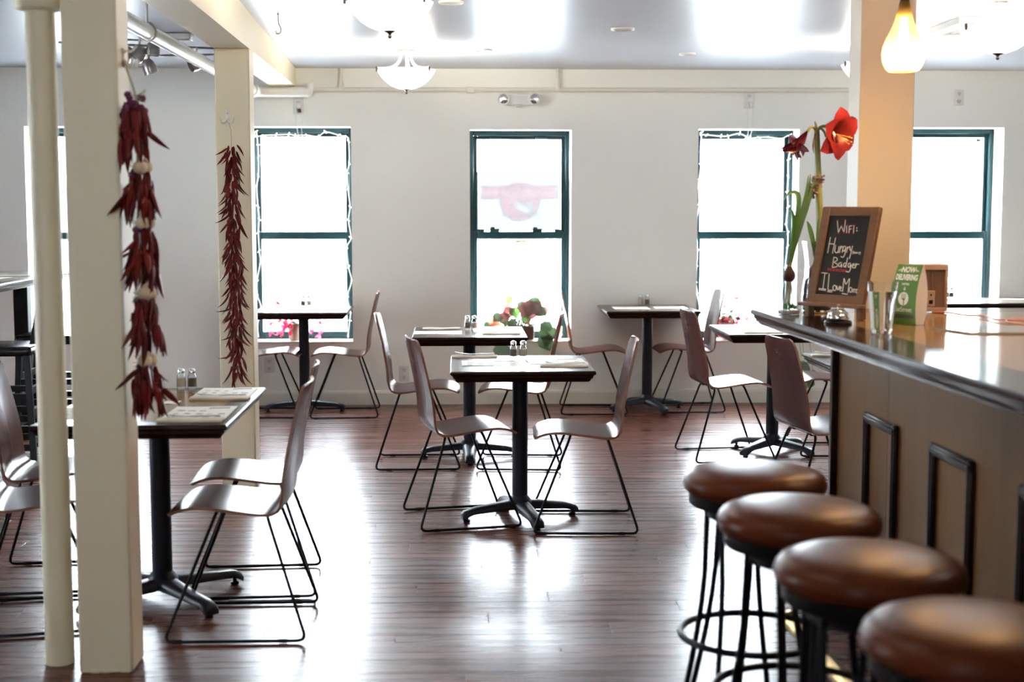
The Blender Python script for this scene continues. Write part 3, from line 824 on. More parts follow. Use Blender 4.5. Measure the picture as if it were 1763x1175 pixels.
# ------------------------------------------------------------------ things on tables
def placemat(x, y, deg, label, w=.28, d=.215, z=.7505, pm=M_print, dense=True):
    t = thing('paper_menu', label, 'menu', (x, y, z), math.radians(deg), 'printed paper menus on the tables')
    b = NB(); grid(b, lambda u, v: ((u - .5) * w, (v - .5) * d, .0012 + .0010 * math.sin(u * 5 + v * 3)), 6, 4)
    r = bmesh.ops.extrude_face_region(b, geom=list(b.faces)); bmesh.ops.translate(b, vec=(0, 0, -.0006), verts=[g for g in r['geom'] if isinstance(g, bmesh.types.BMVert)])
    obj('sheet', b, M_paper, t)
    b = NB(); q = random.Random(int(abs(x * 1000)))
    def blk(u0, u1, v0, v1):
        vs = [b.verts.new(((u - .5) * w, (v - .5) * d, .0014 + .0010 * math.sin(u * 5 + v * 3))) for u, v in ((u0, v0), (u1, v0), (u1, v1), (u0, v1))]; b.faces.new(vs)
    blk(.56, .90, .80, .93)
    for r_ in range(3):
        for c in range(5):
            u = .10 + c * .175 + q.uniform(-.01, .01); v = (.60, .34, .10)[r_]
            if r_ == 0 and c > 2: continue
            blk(u, u + q.uniform(.07, .12), v, v + q.uniform(.05, .10))
    obj('printed_blocks', b, pm, t, angle=None)['kind'] = 'stuff'
    return t
def setting(x, y, deg, label, z=.7505, fork=True, L=.225):
    t = thing('paper_napkin', 'cream folded napkin ' + label, 'napkin', (x, y, z), math.radians(deg), 'folded napkins set on the tables')
    b = NB(); grid(b, lambda u, v: ((u - .5) * L, (v - .5) * .075, .006 + .004 * math.sin(v * PI) + .0012 * math.sin(u * 9)), 8, 4)
    r = bmesh.ops.extrude_face_region(b, geom=list(b.faces)); bmesh.ops.translate(b, vec=(0, 0, -.004), verts=[g for g in r['geom'] if isinstance(g, bmesh.types.BMVert)])
    obj('folded_sheet', b, M_napkin, t)
    b = NB(); grid(b, lambda u, v: ((u - .5) * L * .98, (v - .5) * .08 + .002, .0016), 2, 2)
    r = bmesh.ops.extrude_face_region(b, geom=list(b.faces)); bmesh.ops.translate(b, vec=(0, 0, -.0014), verts=[g for g in r['geom'] if isinstance(g, bmesh.types.BMVert)])
    obj('lower_fold', b, M_napkin, t)
    if fork:
        ca, sa = math.cos(math.radians(deg)), math.sin(math.radians(deg))
        f = thing('table_fork', 'steel fork lying on the napkin ' + label, 'fork', (x - .01 * sa, y + .01 * ca, z + .0145), math.radians(deg), 'forks on the napkins')
        b = NB(); tube(b, [(-.02, 0, 0), (.03, 0, .003), (.10, 0, .001)], [.003, .0025, .004], 6, flat=.4); obj('handle', b, M_nickel, f)
        b = NB()
        for k in (-1.5, -.5, .5, 1.5): tube(b, [(-.055, k * .004, .003), (-.085, k * .0042, .005)], .0012, 4)
        tube(b, [(-.02, 0, 0), (-.035, 0, .001), (-.056, 0, .003)], [.003, .009, .0085], 6, flat=.2); obj('tines', b, M_nickel, f)
        k = thing('table_knife', 'steel knife lying on the napkin ' + label, 'knife', (x + .012 * sa, y - .012 * ca, z + .0145), math.radians(deg + 14), 'knives on the napkins')
        b = NB(); tube(b, [(.0, 0, .002), (.10, 0, .002)], [.003, .0042], 6, flat=.5); obj('handle', b, M_nickel, k)
        b = NB(); tube(b, [(.0, 0, .002), (-.05, 0, .005), (-.09, 0, .014), (-.105, 0, .018)], [.003, .008, .007, .001], 6, flat=.15); obj('blade', b, M_nickel, k)
    return t
def shaker(x, y, kind, where, z=.7505):
    t = thing(kind + '_shaker', 'glass %s shaker %s' % (kind, where), 'shaker', (x, y, z), 0, kind + ' shakers')
    n = 8
    b = NB(); lathe(b, [(0, 0.0005), (.0175, .0005), (.0185, .006), (.0180, .045), (.0168, .054), (.0125, .064), (.0125, .070), (.0112, .070), (.0112, .064), (.0155, .053), (.0166, .045), (.0168, .010), (0, .008)], n * 2); obj('glass_body', b, M_thin, t)
    b = NB(); lathe(b, [(0, .0105), (.0158, .0105), (.0158, .046 if kind == 'salt' else .044), (0, .047)], 12); obj('contents', b, M_salt if kind == 'salt' else M_pepper, t)
    b = NB(); lathe(b, [(.0128, .066), (.0145, .067), (.0145, .078), (.012, .083), (.007, .086), (0, .087)], 18); obj('cap', b, M_chrome, t)
    return t
def pair(x0, y0, x1, y1, first, where, z=.7505):
    second = 'salt' if first == 'pepper' else 'pepper'
    shaker(x0, y0, first, where, z); shaker(x1, y1, second, where, z)
pair(.279, 6.87, .327, 6.87, 'pepper', 'on the front middle table')
pair(.067, 8.465, .108, 8.465, 'pepper', 'on the second middle table')
pair(-1.122, 5.765, -1.078, 5.765, 'salt', 'on the left table beside the posts')
pair(1.374, 10.44, 1.42, 10.44, 'salt', 'on the table against the wall')
pair(-1.125, 10.42, -1.082, 10.42, 'pepper', 'on the left window table')
pair(3.672, 10.42, 3.708, 10.42, 'salt', 'on the far right window table', z=.8005)

placemat(.165, 6.655, 0, 'paper menu at the left place of the front middle table')
placemat(.478, 6.72, 4, 'paper menu at the right place of the front middle table')
setting(.09, 6.93, 1, 'at the rear left of the front middle table')
setting(.50, 6.512, -2, 'at the front right corner of the front middle table')
placemat(-.107, 8.27, 0, 'paper menu at the left place of the second middle table')
placemat(.24, 8.40, 2, 'paper menu at the right place of the second middle table')
setting(-.09, 8.515, 0, 'at the rear left of the second middle table', fork=False)
setting(.262, 8.165, 0, 'at the front right of the second middle table', fork=False)
placemat(-.926, 5.10, 0, 'nearer printed menu on the left table', w=.225, d=.30)
placemat(-.924, 5.66, 0, 'further printed menu on the left table', w=.222, d=.265)
setting(-.925, 4.905, 0, 'below the nearer menu on the left table')
setting(-.915, 5.455, 0, 'below the further menu on the left table')
placemat(-1.35, 5.10, 0, 'menu on the left table glimpsed between pole and post', w=.22, d=.29, pm=M_pinkprint)
placemat(-1.08, 5.365, 0, 'small pink printed card in the middle of the left table', w=.055, d=.08, pm=M_pinkprint)
setting(-1.28, 5.74, 0, 'at the rear left of the left table', fork=False, L=.15)
placemat(1.27, 10.20, 0, 'pink printed menu on the table against the wall', pm=M_pinkprint, w=.26)
placemat(1.56, 10.24, 0, 'plain menu at the right of the table against the wall', w=.24)
placemat(1.80, 8.42, 0, 'paper menu on the right flower window table')
setting(1.80, 8.175, 2, 'at the front edge of the right flower window table')
setting(1.87, 6.915, 0, 'on the table behind the bar end')
placemat(2.02, 6.74, 0, 'paper menu on the table behind the bar end', w=.22)
placemat(-1.18, 10.16, 0, 'paper menu on the left window table')
placemat(-2.86, 8.75, 90, 'white menu at the near side of the tall table', z=1.0505)
setting(-2.80, 9.02, 0, 'at the right side of the tall table', z=1.0505)
placemat(-2.98, 8.35, 90, 'white menu at the left edge on the tall table', z=1.0505)
setting(-3.02, 8.95, 10, 'at the left edge of the tall table', z=1.0505)
setting(4.1, 10.2, 0, 'on the far right window table', z=.8005, fork=False)

# ------------------------------------------------------------------ bar
BA = math.radians(1.45)
bar = thing('bar_counter', 'maple plywood bar front with dark picture-frame mouldings', 'bar', (1.217, 5.78, 0), BA)
def bl(x, y): return (x, y)
x0 = .245; yend = -.43
for k, (ya, yb) in enumerate(((-.43, -1.02), (-1.02, -2.24), (-2.24, -3.46), (-3.46, -4.6))):
    b = NB(); box(b, (x0 + .02, (ya + yb) / 2, .505), (.04, abs(ya - yb) - .0025, 1.005), bev=.0012); obj('plywood_sheet', b, M_maple, bar)
b = NB(); box(b, (x0 + .53, yend - .02, .505), (1.0, .04, 1.005)); obj('end_panel', b, M_maple, bar)
b = NB(); box(b, (x0 - .004, yend + .006, .505), (.045, .03, 1.005), bev=.004); obj('corner_trim', b, M_edge, bar)
b = NB(); box(b, (x0 + 1.03, (yend - 4.6) / 2, .505), (.04, 4.6 + yend, 1.005)); obj('rear_panel', b, M_maple, bar)
for k in range(6):
    ya = -.795 - .662 * k; yb = ya - .343
    f = NB(); tp = .757; bt = .20; s = .038
    for (cy_, cz, sy, sz) in ((ya - s / 2, (tp + bt) / 2, s, tp - bt), (yb + s / 2, (tp + bt) / 2, s, tp - bt), ((ya + yb) / 2, tp - s / 2, abs(ya - yb), s), ((ya + yb) / 2, bt + s / 2, abs(ya - yb), s)):
        box(f, (x0 - .009, cy_, cz), (.018, sy, sz), bev=.006); box(f, (x0 - .016, cy_, cz), (.012, max(.012, sy - .022), max(.012, sz - .022)), bev=.004)
    obj('frame_moulding', f, mat('bar_moulding', (.010, .005, .004), .35, spec=.10, noise=((4, 4, 60), .6, (.018, .009, .007))), bar)
bt = thing('worktop', 'long glossy bar top with tan middle and dark moulded edge', 'bar top', (1.217, 5.78, 0), BA)
W_, Ln = 1.45, 4.9
BE = [(-.185, 1.070), (-.006, 1.070), (0, 1.064), (0, 1.053), (-.004, 1.048), (-.010, 1.046), (-.012, 1.034), (-.017, 1.030), (-.017, 1.022), (-.026, 1.018), (-.030, 1.010), (-.185, 1.010)]
b = NB(); sweep_rect(b, W_ / 2, Ln / 2, BE, cx=W_ / 2, cyy=-Ln / 2); obj('edge_moulding', b, mat('bar_edge', (.014, .0065, .005), .13, spec=.24, noise=((4, 4, 60), .6, (.024, .011, .008))), bt, angle=30)
b = NB(); box(b, (W_ / 2, -Ln / 2, 1.0405), (W_ - .368, Ln - .368, .0585)); obj('top_panel', b, M_lam, bt, angle=None)

fr = thing('foot_rail', 'brass foot rail on floor brackets under the stools', 'foot rail', (1.05, 4.32, 0), BA)
b = NB(); tube(b, [(0, 0, .19), (0, -3.6, .19)], .025, 16); obj('rail', b, M_brass, fr)
b = NB(); lathe(b, [(0, .03), (.02, .026), (.032, .010), (.034, -.012), (.027, -.016), (0, -.016)], 20, at=(0, .0, .19), rot=Matrix.Rotation(-PI / 2, 3, 'X')); obj('end_cap', b, M_brass, fr)
for k in range(4):
    yy = -.22 - k * 1.05
    b = NB(); lathe(b, [(.029, -.025), (.033, -.02), (.033, .02), (.029, .025)], 18, at=(0, yy, .19), rot=Matrix.Rotation(PI / 2, 3, 'X')); br = obj('bracket_ring', b, M_brass, fr)
    b = NB(); tube(b, fillet([(0, yy, .165), (0, yy, .08), (0, yy, .001)], .05), .013, 12); lathe(b, [(.0, .001), (.038, .001), (.038, .006), (.016, .014), (0, .014)], 20, at=(0, yy, 0)); obj('bracket_foot', b, M_brass, br)

# ------------------------------------------------------------------ bar stools
def stool(x, y, label, first=None, rz=0):
    if first: return dup(first, (x, y, 0), rz, label)
    t = thing('bar_stool', label, 'stool', (x, y, 0), rz, 'round leather bar stools')
    b = NB(); lathe(b, [(0, .738), (.172, .738), (.184, .746), (.1895, .758), (.190, .768), (.186, .781), (.174, .793), (.15, .802), (.11, .808), (.06, .8115), (0, .8125)], 56); obj('seat_cushion', b, M_leather, t, angle=70)
    b = NB(); lathe(b, [(0, .704), (.150, .704), (.171, .708), (.1745, .714), (.1745, .737), (.171, .7385), (0, .7385)], 56); obj('seat_skirt', b, M_skirt, t)
    b = NB(); lathe(b, [(0, .672), (.12, .672), (.125, .676), (.125, .703), (0, .703)], 32); obj('swivel_plate', b, M_skirt, t)
    for k in range(4):
        a0 = PI / 4 + k * PI / 2
        b = NB()
        for s in (-1, 1):
            da = s * .36
            pts = []
            for i in range(9):
                q = i / 8; z = .69 * (1 - q) + .006 * q
                r = .124 + .012 * math.sin(q * PI * .5) + .10 * max(0, q - .25) ** 1.5 * 1.35
                a = a0 + da * (1.0 - .62 * min(1, q * 1.3))
                pts.append((r * math.cos(a), r * math.sin(a), z))
            tube(b, pts, .0085, 8)
        lg = obj('leg_pair', b, M_rod, t)
        b = NB()
        for s in (-1, 1):
            a = a0 + s * .137
            lathe(b, [(0, .0005), (.013, .0005), (.013, .018), (.009, .02)], 10, at=(.226 * math.cos(a), .226 * math.sin(a), 0))
        obj('rubber_foot', b, M_skirt, lg)
    b = NB(); tube(b, [(.192 * math.cos(2 * PI * k / 48), .192 * math.sin(2 * PI * k / 48), .355) for k in range(48)], .0095, 8, closed=True); obj('foot_ring', b, M_rod, t)
    return t
S1 = stool(.79, 3.664, 'furthest brown leather bar stool of the row along the bar', rz=.2)
stool(.797, 3.206, 'second furthest brown leather bar stool along the bar', S1, .55)
stool(.825, 2.74, 'second nearest brown leather bar stool along the bar', S1, .1)
stool(.872, 2.29, 'nearest brown leather bar stool, cut by the bottom right corner', S1, .4)

# ------------------------------------------------------------------ things on the bar
ZB = 1.0705
# chalkboard on a small easel
cb = thing('chalkboard_sign', 'small framed chalkboard sign with handwritten wifi note on the bar', 'chalkboard', (1.343, 5.374, ZB), math.radians(-50.3))
BWd, BHt = .257, .345
tilt = math.radians(15)
def bp(u, w, off=0.0):    # board plane: u across, w up along the board, off towards the reader
    return Vector((u, .012 + w * math.sin(tilt) - off * math.cos(tilt), .052 + w * math.cos(tilt) + off * math.sin(tilt)))
def bbox(bm, u0, u1, w0, w1, o0, o1, bev=0.002):
    vs = box(bm, (0, 0, 0), (u1 - u0, o1 - o0, w1 - w0), bev=bev)
    for v in vs:
        c = v.co.copy(); v.co = bp((u0 + u1) / 2 + c.x, (w0 + w1) / 2 + c.z, (o0 + o1) / 2 - c.y)
FW = .036
b = NB(); bbox(b, 0, FW, 0, BHt + FW, -.012, .010); obj('frame_rail', b, M_walnut, cb)
b = NB(); bbox(b, BWd - FW, BWd, 0, BHt + FW, -.012, .010); obj('frame_rail', b, M_walnut, cb)
b = NB(); bbox(b, FW - .002, BWd - FW + .002, 0, FW, -.012, .009); obj('frame_rail', b, M_walnut, cb)
b = NB(); bbox(b, FW - .002, BWd - FW + .002, BHt, BHt + FW, -.012, .009); obj('frame_rail', b, M_walnut, cb)
b = NB(); bbox(b, FW - .004, BWd - FW + .004, FW - .004, BHt + .004, -.006, .002, 0); obj('slate', b, M_board, cb, angle=None)
b = NB(); box(b, (BWd / 2, -.012, .052), (BWd + .024, .045, .014), bev=.003); obj('ledge', b, M_walnut, cb)
for u in (.012, BWd - .012):
    b = NB(); vs = box(b, (u, .012, .024), (.022, .036, .048), bev=.003); obj('easel_foot', b, M_walnut, cb)
b = NB(); tube(b, [(BWd / 2, .105, .33), (BWd / 2, .19, .004)], .009, 4); obj('easel_strut', b, M_walnut, cb)
def chalk(px, py):        # writing laid out on the slate in its own units
    x = px + 165 * (py - 85) / 965 - 175
    return (FW + (BWd - 2 * FW) * (x / 585), FW + (BHt - FW) * (1 - (py - 95) / 965))
def strokes(lines, m, r, name):
    b = NB()
    for ln in lines:
        q = [bp(*chalk(x, y_), .0024) for x, y_ in ln]
        if len(q) == 1:
            lathe(b, [(0, .001), (r * 1.6, .0006), (r * 1.6, -.0006)], 8, at=q[0], rot=Matrix.Rotation(PI / 2 - tilt, 3, 'X'))
        else: tube(b, fillet(q, .006, 3), r, 5, flat=1)
    return obj(name, b, m, cb)
def oval(cx_, cy_, rx, ry, n=12): return [(cx_ + rx * math.cos(2 * PI * k / n - 1.3), cy_ + ry * math.sin(2 * PI * k / n - 1.3)) for k in range(n + 1)]
white = [[(280, 155), (300, 300), (338, 215), (380, 292), (396, 145)], [(415, 210), (418, 300)], [(455, 215), (452, 297)], [(455, 215), (497, 210)], [(455, 255), (486, 250)], [(520, 205), (515, 300)], [(560, 238)], [(562, 270)],
  [(188, 355), (155, 550)], [(262, 360), (225, 555)], [(165, 435), (250, 440)],
  [(266, 450), (255, 530), (285, 550), (308, 525), (318, 455), (306, 545)], [(338, 460), (325, 545)], [(332, 500), (358, 458), (374, 480), (362, 540)],
  [(412, 470), (390, 458), (368, 495), (382, 530), (406, 505), (416, 468), (404, 560), (380, 602), (346, 588)], [(436, 468), (428, 540)], [(432, 500), (450, 468), (464, 476)], [(470, 460), (476, 512), (492, 508)], [(508, 455), (470, 612)],
  [(247, 600), (230, 726)], [(244, 600), (290, 605), (302, 636), (245, 662), (305, 682), (300, 714), (230, 726)], [(360, 664), (328, 662), (314, 704), (342, 714), (364, 668), (360, 722)],
  [(424, 668), (396, 664), (384, 706), (408, 716), (430, 670)], [(444, 598), (418, 722)], [(488, 668), (460, 664), (450, 708), (474, 718), (494, 668), (488, 742), (466, 778), (426, 764)],
  [(506, 696), (546, 690), (532, 664), (508, 686), (514, 722), (548, 718)], [(564, 664), (556, 724)], [(560, 694), (580, 670), (606, 676)],
  [(75, 795), (165, 799)], [(126, 797), (105, 990)], [(45, 988), (150, 992)], [(42, 1001), (148, 1007)], [(188, 802), (176, 1005), (246, 1002)], [(170, 1018), (240, 1021)],
  oval(272, 972, 24, 33), [(300, 945), (316, 1004), (344, 945)], [(346, 980), (374, 972), (358, 946), (342, 978), (352, 1004), (378, 1000)],
  [(388, 1012), (402, 842), (430, 928), (482, 842), (464, 1020)], [(378, 1034), (460, 1039)], oval(500, 985, 20, 30), [(530, 1016), (538, 972), (556, 975), (552, 1014)], [(554, 985), (572, 972), (580, 985), (572, 1018)], oval(592, 998, 13, 24)]
strokes(white, M_chalk, .0016, 'chalk_lettering')
reds = [[(282, 152)], [(396, 143)], [(300, 303)], [(380, 295)], [(342, 212)], [(418, 210)], [(418, 296)], [(452, 299)], [(516, 299)], [(490, 212)], [(521, 206)], [(484, 246)]]
strokes(reds, M_red, .0022, 'red_chalk_dots')
def board_text(s, size, px, py, m, name, xs=1.0, rot=0):
    me = curve_fill([], (s, size, 0, 0, xs, .0004))
    cu, cw = chalk(px, py)
    return place_mesh(name, me, m, cb, lambda x, y_: bp(cu + x, cw + y_ + rot * x, .0026))
board_text('PASSWORD', .0145, 300, 757, M_red, 'red_chalk_word', 1.15, -.05)
board_text('(lower)', .015, 566, 536, M_chalk, 'small_chalk_word', .85, -.05)

# service bell
t = thing('service_bell', 'chrome service bell on a black base before the chalkboard', 'bell', (1.384, 5.053, ZB))
b = NB(); lathe(b, [(0, 0), (.050, 0), (.051, .005), (.046, .012), (.038, .014), (0, .014)], 32); obj('bell_base', b, M_black, t)
b = NB(); lathe(b, [(.0395, .017), (.0405, .020), (.039, .030), (.033, .042), (.022, .050), (.008, .0535), (0, .054)], 32); obj('bell_dome', b, M_chrome, t)
b = NB(); lathe(b, [(0, .052), (.004, .053), (.004, .060), (.007, .062), (.0075, .066), (.004, .070), (0, .071)], 14); obj('push_button', b, M_chrome, t)
# pint glass of water
t = thing('pint_glass', 'pint glass of water at the edge of the bar', 'glass', (1.425, 4.66, ZB))
b = NB(); lathe(b, [(0, .0005), (.033, .0005), (.0345, .004), (.0515, .172), (.0520, .1735), (.0505, .1735), (.0495, .17), (.0335, .016), (0, .013)], 40); obj('glass_wall', b, M_glass, t)
b = NB(); lathe(b, [(0, .0132), (.0338, .0162), (.0467, .142), (0, .142)], 40); obj('water', b, M_water, t)
# delivery card: two bowed faces meeting at the top
t = thing('delivery_card', 'bowed green delivery advert card standing behind the glass', 'card', (1.585, 5.07, ZB), math.radians(-60.8))
CW, CHh = .117, .214
def c_front(z): q = z / CHh; return -(.030 * (1 - q) + .062 * q * (1 - q) * 1.0)
def c_back(z): q = z / CHh; return .004 + .006 * (1 - q) + .075 * q * (1 - q)
b = NB(); n = 14
for fn, mi in ((c_front, 0), (c_back, 1)):
    vs = [[b.verts.new((u * CW, fn(CHh * j / n) + .030, CHh * j / n + .0005)) for j in range(n + 1)] for u in (0, 1)]
    for j in range(n): b.faces.new((vs[0][j], vs[1][j], vs[1][j + 1], vs[0][j + 1])).material_index = mi
    if mi == 0: A_ = vs
for u in (0, 1):
    for j in range(n): b.faces.new((A_[u][j], A_[u][j + 1], vs[u][j + 1], vs[u][j])).material_index = 1
bmesh.ops.remove_doubles(b, verts=b.verts, dist=1e-5)
obj('card_body', b, [M_cardgreen, M_cardwhite], t, angle=30)
def card_text(s, size, u, z, xs=1.0, off=.0006, m=M_cardtext, shear=0.0, name='lettering'):
    me = curve_fill([], (s, size, 0, 0, xs, off))
    return place_mesh(name, me, m, t, lambda x, y_: Vector((u + x + shear * y_, c_front(z + y_) + .030 - .0016, z + y_)))
def card_poly(polys, name='print_mark', m=M_cardtext):
    me = curve_fill(polys); return place_mesh(name, me, m, t, lambda x, y_: Vector((x, c_front(y_) + .030 - .0014, y_)))
card_text('NOW', .026, .058, .195, .95, .0009, shear=.1)
card_text('DELIVERING', .027, .058, .168, .70, .0012)
card_text('WITH', .011, .058, .144, 1.2, .0003)
card_poly([[(.056, .134), (.060, .134), (.060, .128), (.064, .128), (.058, .121), (.052, .128), (.056, .128)]], 'arrow_mark')
for sx in (-1, 1):
    for k in range(3):
        xx = .058 + sx * (.034 + .006 * k)
        card_poly([[(xx, .190), (xx + sx * .003, .190), (xx + sx * .001, .199 - .002 * k), (xx - sx * .002, .199 - .002 * k)]], 'accent_mark')
ring = [(.058 + .024 * math.cos(2 * PI * k / 40), .092 + .024 * math.sin(2 * PI * k / 40)) for k in range(40)]
fork = [(.046, .110), (.049, .110), (.049, .094), (.0535, .094), (.0535, .110), (.0565, .110), (.0565, .094), (.061, .094), (.061, .110), (.064, .110), (.064, .094), (.0625, .088), (.060, .085), (.060, .066), (.0555, .066), (.0555, .085), (.052, .088), (.046, .094)]
fork = [(x + .0025, z) for x, z in fork]
fork = [(x, max(z, .0695)) for x, z in fork]
card_poly([ring, fork], 'fork_emblem')
card_text('EatStreet', .0235, .060, .053, .92, .0)
card_poly([[(.006, .022), (.111, .022), (.111, .036), (.006, .036)]], 'dark_band', M_carddark)
# speaker box
t = thing('speaker_box', 'small open-backed wooden speaker box at the far bar end', 'speaker', (1.892, 5.56, ZB))
b = NB(); w, d, h = .145, .13, .192
box(b, (0, d / 2, h - .011), (w, d, .022), bev=.003); box(b, (0, d / 2, .012), (w, d, .016), bev=.003)
for s in (-1, 1): box(b, (s * (w / 2 - .005), d / 2, h / 2), (.010, d - .002, h - .03), bev=.002)
obj('case', b, M_spk, t)
b = NB(); box(b, (0, .02, h / 2), (w - .02, .01, h - .036)); box(b, (.012, .013, h / 2 + .03), (.012, .008, h - .10), bev=.002); obj('back_panel', b, M_spkin, t)
b = NB(); box(b, (.005, .010, .055), (.036, .012, .065), bev=.003); tp_ = obj('terminal_plate', b, M_spk, t)
b = NB(); lathe(b, [(0, .002), (.004, .002), (.004, 0)], 12, at=(.005, .004, .070), rot=Matrix.Rotation(PI / 2, 3, 'X')); box(b, (.005, .003, .042), (.016, .004, .016), bev=.002); obj('socket', b, M_black, tp_)
for s in (-1, 1):
    b = NB(); box(b, (s * .055, .06, .002), (.02, .09, .004)); obj('rubber_foot', b, M_skirt, t)
b = NB(); tube(b, fillet([(1.90, 5.55, ZB + .004), (1.95, 5.50, ZB + .004), (1.955, 5.33, ZB + .006), (2.02, 5.30, ZB + .008), (1.99, 5.12, ZB + .005), (2.06, 5.05, ZB + .012), (2.09, 4.93, ZB + .006), (2.02, 4.92, ZB + .005), (1.99, 5.05, ZB + .006), (2.08, 5.15, ZB + .01), (2.2, 4.95, ZB + .004), (2.35, 4.85, ZB + .004)], .05, 5), .0036, 8)
tag(obj('coiled_cable', b, M_cable), 'copper coloured cable looping over the bar beside the speaker box', 'cable')
b = NB(); prism(b, [(-.20, -.12), (.40, -.12), (.40, .15), (-.24, .15), (-.25, .06)], 0, .006)
tag(obj('glossy_sheet', b, [M_sheet], loc=(1.91, 4.735, ZB), angle=None), 'dark edged glossy sheet lying on the bar at the right edge', 'sheet')

# ------------------------------------------------------------------ plants
def blade(bm, pts, w, mi=0, nrm=Vector((0, -1, 0)), fold=.25):
    """long strap leaf along pts"""
    pts = [Vector(p) for p in pts]; n = len(pts); rows = []
    for i, p in enumerate(pts):
        t_ = (pts[min(n - 1, i + 1)] - pts[max(0, i - 1)]).normalized(); s = t_.cross(nrm)
        s = s.normalized() if s.length > 1e-4 else Vector((1, 0, 0))
        q = i / (n - 1); ww = w * (.45 + .55 * min(1, q * 3)) * (1 - max(0, q - .6) / .4 * .93)
        nn = s.cross(t_).normalized()
        ww *= .72
        rows.append([bm.verts.new(p - s * ww + nn * ww * fold), bm.verts.new(p), bm.verts.new(p + s * ww + nn * ww * fold)])
    for a, c in zip(rows[:-1], rows[1:]):
        for k in (0, 1): bm.faces.new((a[k], a[k + 1], c[k + 1], c[k])).material_index = mi
def smooth(pts, k=4):
    P = [Vector(p) for p in pts]; out = []
    for i in range(len(P) - 1):
        p0, p1, p2, p3 = [P[max(0, min(len(P) - 1, i + d))] for d in (-1, 0, 1, 2)]
        for j in range(k):
            s = j / k; out.append(.5 * ((2 * p1) + (p2 - p0) * s + (2 * p0 - 5 * p1 + 4 * p2 - p3) * s * s + (3 * p1 - p0 - 3 * p2 + p3) * s ** 3))
    out.append(P[-1]); return out
def petal_mesh(name, L, W, curl, m, cup=.2, tip=.15):
    b = NB()
    def fn(u, v):
        w = W * (.16 + .84 * math.sin(PI * min(1, u ** 1.25 * .98)) ** .62) * (1 if u < .8 else math.sqrt(max(0, 1 - ((u - .8) / .2) ** 2)) * (1 - tip) + tip)
        x = (2 * v - 1) * w
        a = curl * u * u
        r = L * u
        return (x, -r * math.sin(a) * .6 + cup * (x * x / max(W, 1e-4)) , r * (1 - .25 * (1 - math.cos(a))) + .004 * math.sin(u * 9 + v * 4))
    grid(b, fn, 9, 6)
    return mesh_of(name, b, m, 70, normals=False)
def aim(o, loc, direction, spin=0):
    d = Vector(direction).normalized()
    o.rotation_euler = (d.to_track_quat('Z', 'Y').to_matrix() @ Matrix.Rotation(spin, 3, 'Z')).to_euler(); o.location = loc

# hyacinth in a bulb vase
hv = thing('bulb_vase', 'waisted glass bulb vase with green marbles at the bar corner', 'vase', (1.314, 5.52, ZB))
b = NB(); lathe(b, [(0, .001), (.040, .001), (.042, .006), (.041, .016), (.0385, .04), (.032, .085), (.0255, .118), (.023, .132), (.027, .142), (.040, .154), (.051, .172), (.0535, .190), (.0525, .190), (.0495, .173), (.0385, .156), (.0255, .144), (.0215, .132), (.024, .118), (.030, .085), (.0365, .04), (.038, .018), (0, .014)], 36); obj('glass_body', b, M_vase, hv)
b = NB(); lathe(b, [(0, .001), (.041, .001), (.0425, .004), (.0425, .014), (.039, .017), (0, .017)], 36); obj('glass_foot', b, mat('glass_foot', (.8, .8, .78), .08, metal=.6, noise=((9, 9, 9), .5, (.7, .7, .7))), hv)
q = random.Random(3)
mb = NB(); lathe(mb, [(0, -.0075), (.006, -.005), (.0078, 0), (.006, .005), (0, .0075)], 8); mb = mesh_of('marble', mb, M_moss)
for k in range(34):
    a = q.uniform(0, 2 * PI); r = .029 * math.sqrt(q.random()); obj('marble', mb, None, hv, loc=(r * math.cos(a), r * math.sin(a), .0255 + .013 * (k % 3 == 0) * q.random() + .002 * q.random()))
hp = thing('hyacinth_plant', 'spent hyacinth with strap leaves and bare bulb in the bulb vase', 'plant', (1.314, 5.52, ZB))
b = NB(); lathe(b, [(0, .128), (.012, .127), (.0205, .135), (.0245, .150), (.022, .164), (.013, .176), (.009, .186), (0, .19)], 20); obj('bulb', b, M_bulbskin, hp)
b = NB()
for k in range(16):
    a = q.uniform(0, 2 * PI); r = q.uniform(.002, .013); e = q.uniform(.012, .026)
    tube(b, smooth([(r * math.cos(a), r * math.sin(a), .13), (.8 * e * math.cos(a + .3), .8 * e * math.sin(a + .3), .08), (e * math.cos(a + .5), e * math.sin(a + .5), .04)], 3), .0012, 4)
obj('roots', b, M_root, hp)
for pts, w in (([(0, 0, .18), (.018, 0, .27), (.045, .0, .37), (.075, 0, .46), (.098, 0, .535)], .016), ([(0, 0, .18), (.016, -.01, .27), (.038, -.02, .38), (.055, -.02, .47), (.063, -.02, .545)], .014),
               ([(0, 0, .18), (.012, .0, .28), (.026, .0, .38), (.030, .0, .45), (.018, .0, .478), (-.010, 0, .472), (-.028, 0, .448)], .014), ([(0, 0, .18), (.020, .01, .28), (.048, .02, .39), (.072, .015, .48), (.078, .01, .55)], .013),
               ([(0, 0, .18), (.010, .01, .28), (.014, .01, .36), (.008, .01, .405), (-.002, .01, .402)], .010)):
    b = NB(); blade(b, smooth(pts, 5), w); obj('leaf', b, M_leaf, hp, angle=70)
b = NB(); tube(b, smooth([(0, 0, .18), (.03, .01, .32), (.075, .015, .44), (.112, .02, .53)], 4), [.006] * 13, 8); obj('flower_stalk', b, M_stem, hp)
fm = petal_mesh('floret', .026, .0055, 1.4, M_dry)
for k in range(64):
    z = q.random(); a = q.uniform(0, 2 * PI); o = obj('floret', fm, None, hp); aim(o, (.088 + .028 * z, .018, .468 + .072 * z), (math.cos(a), math.sin(a), q.uniform(-.4, .5)), q.uniform(0, 6))

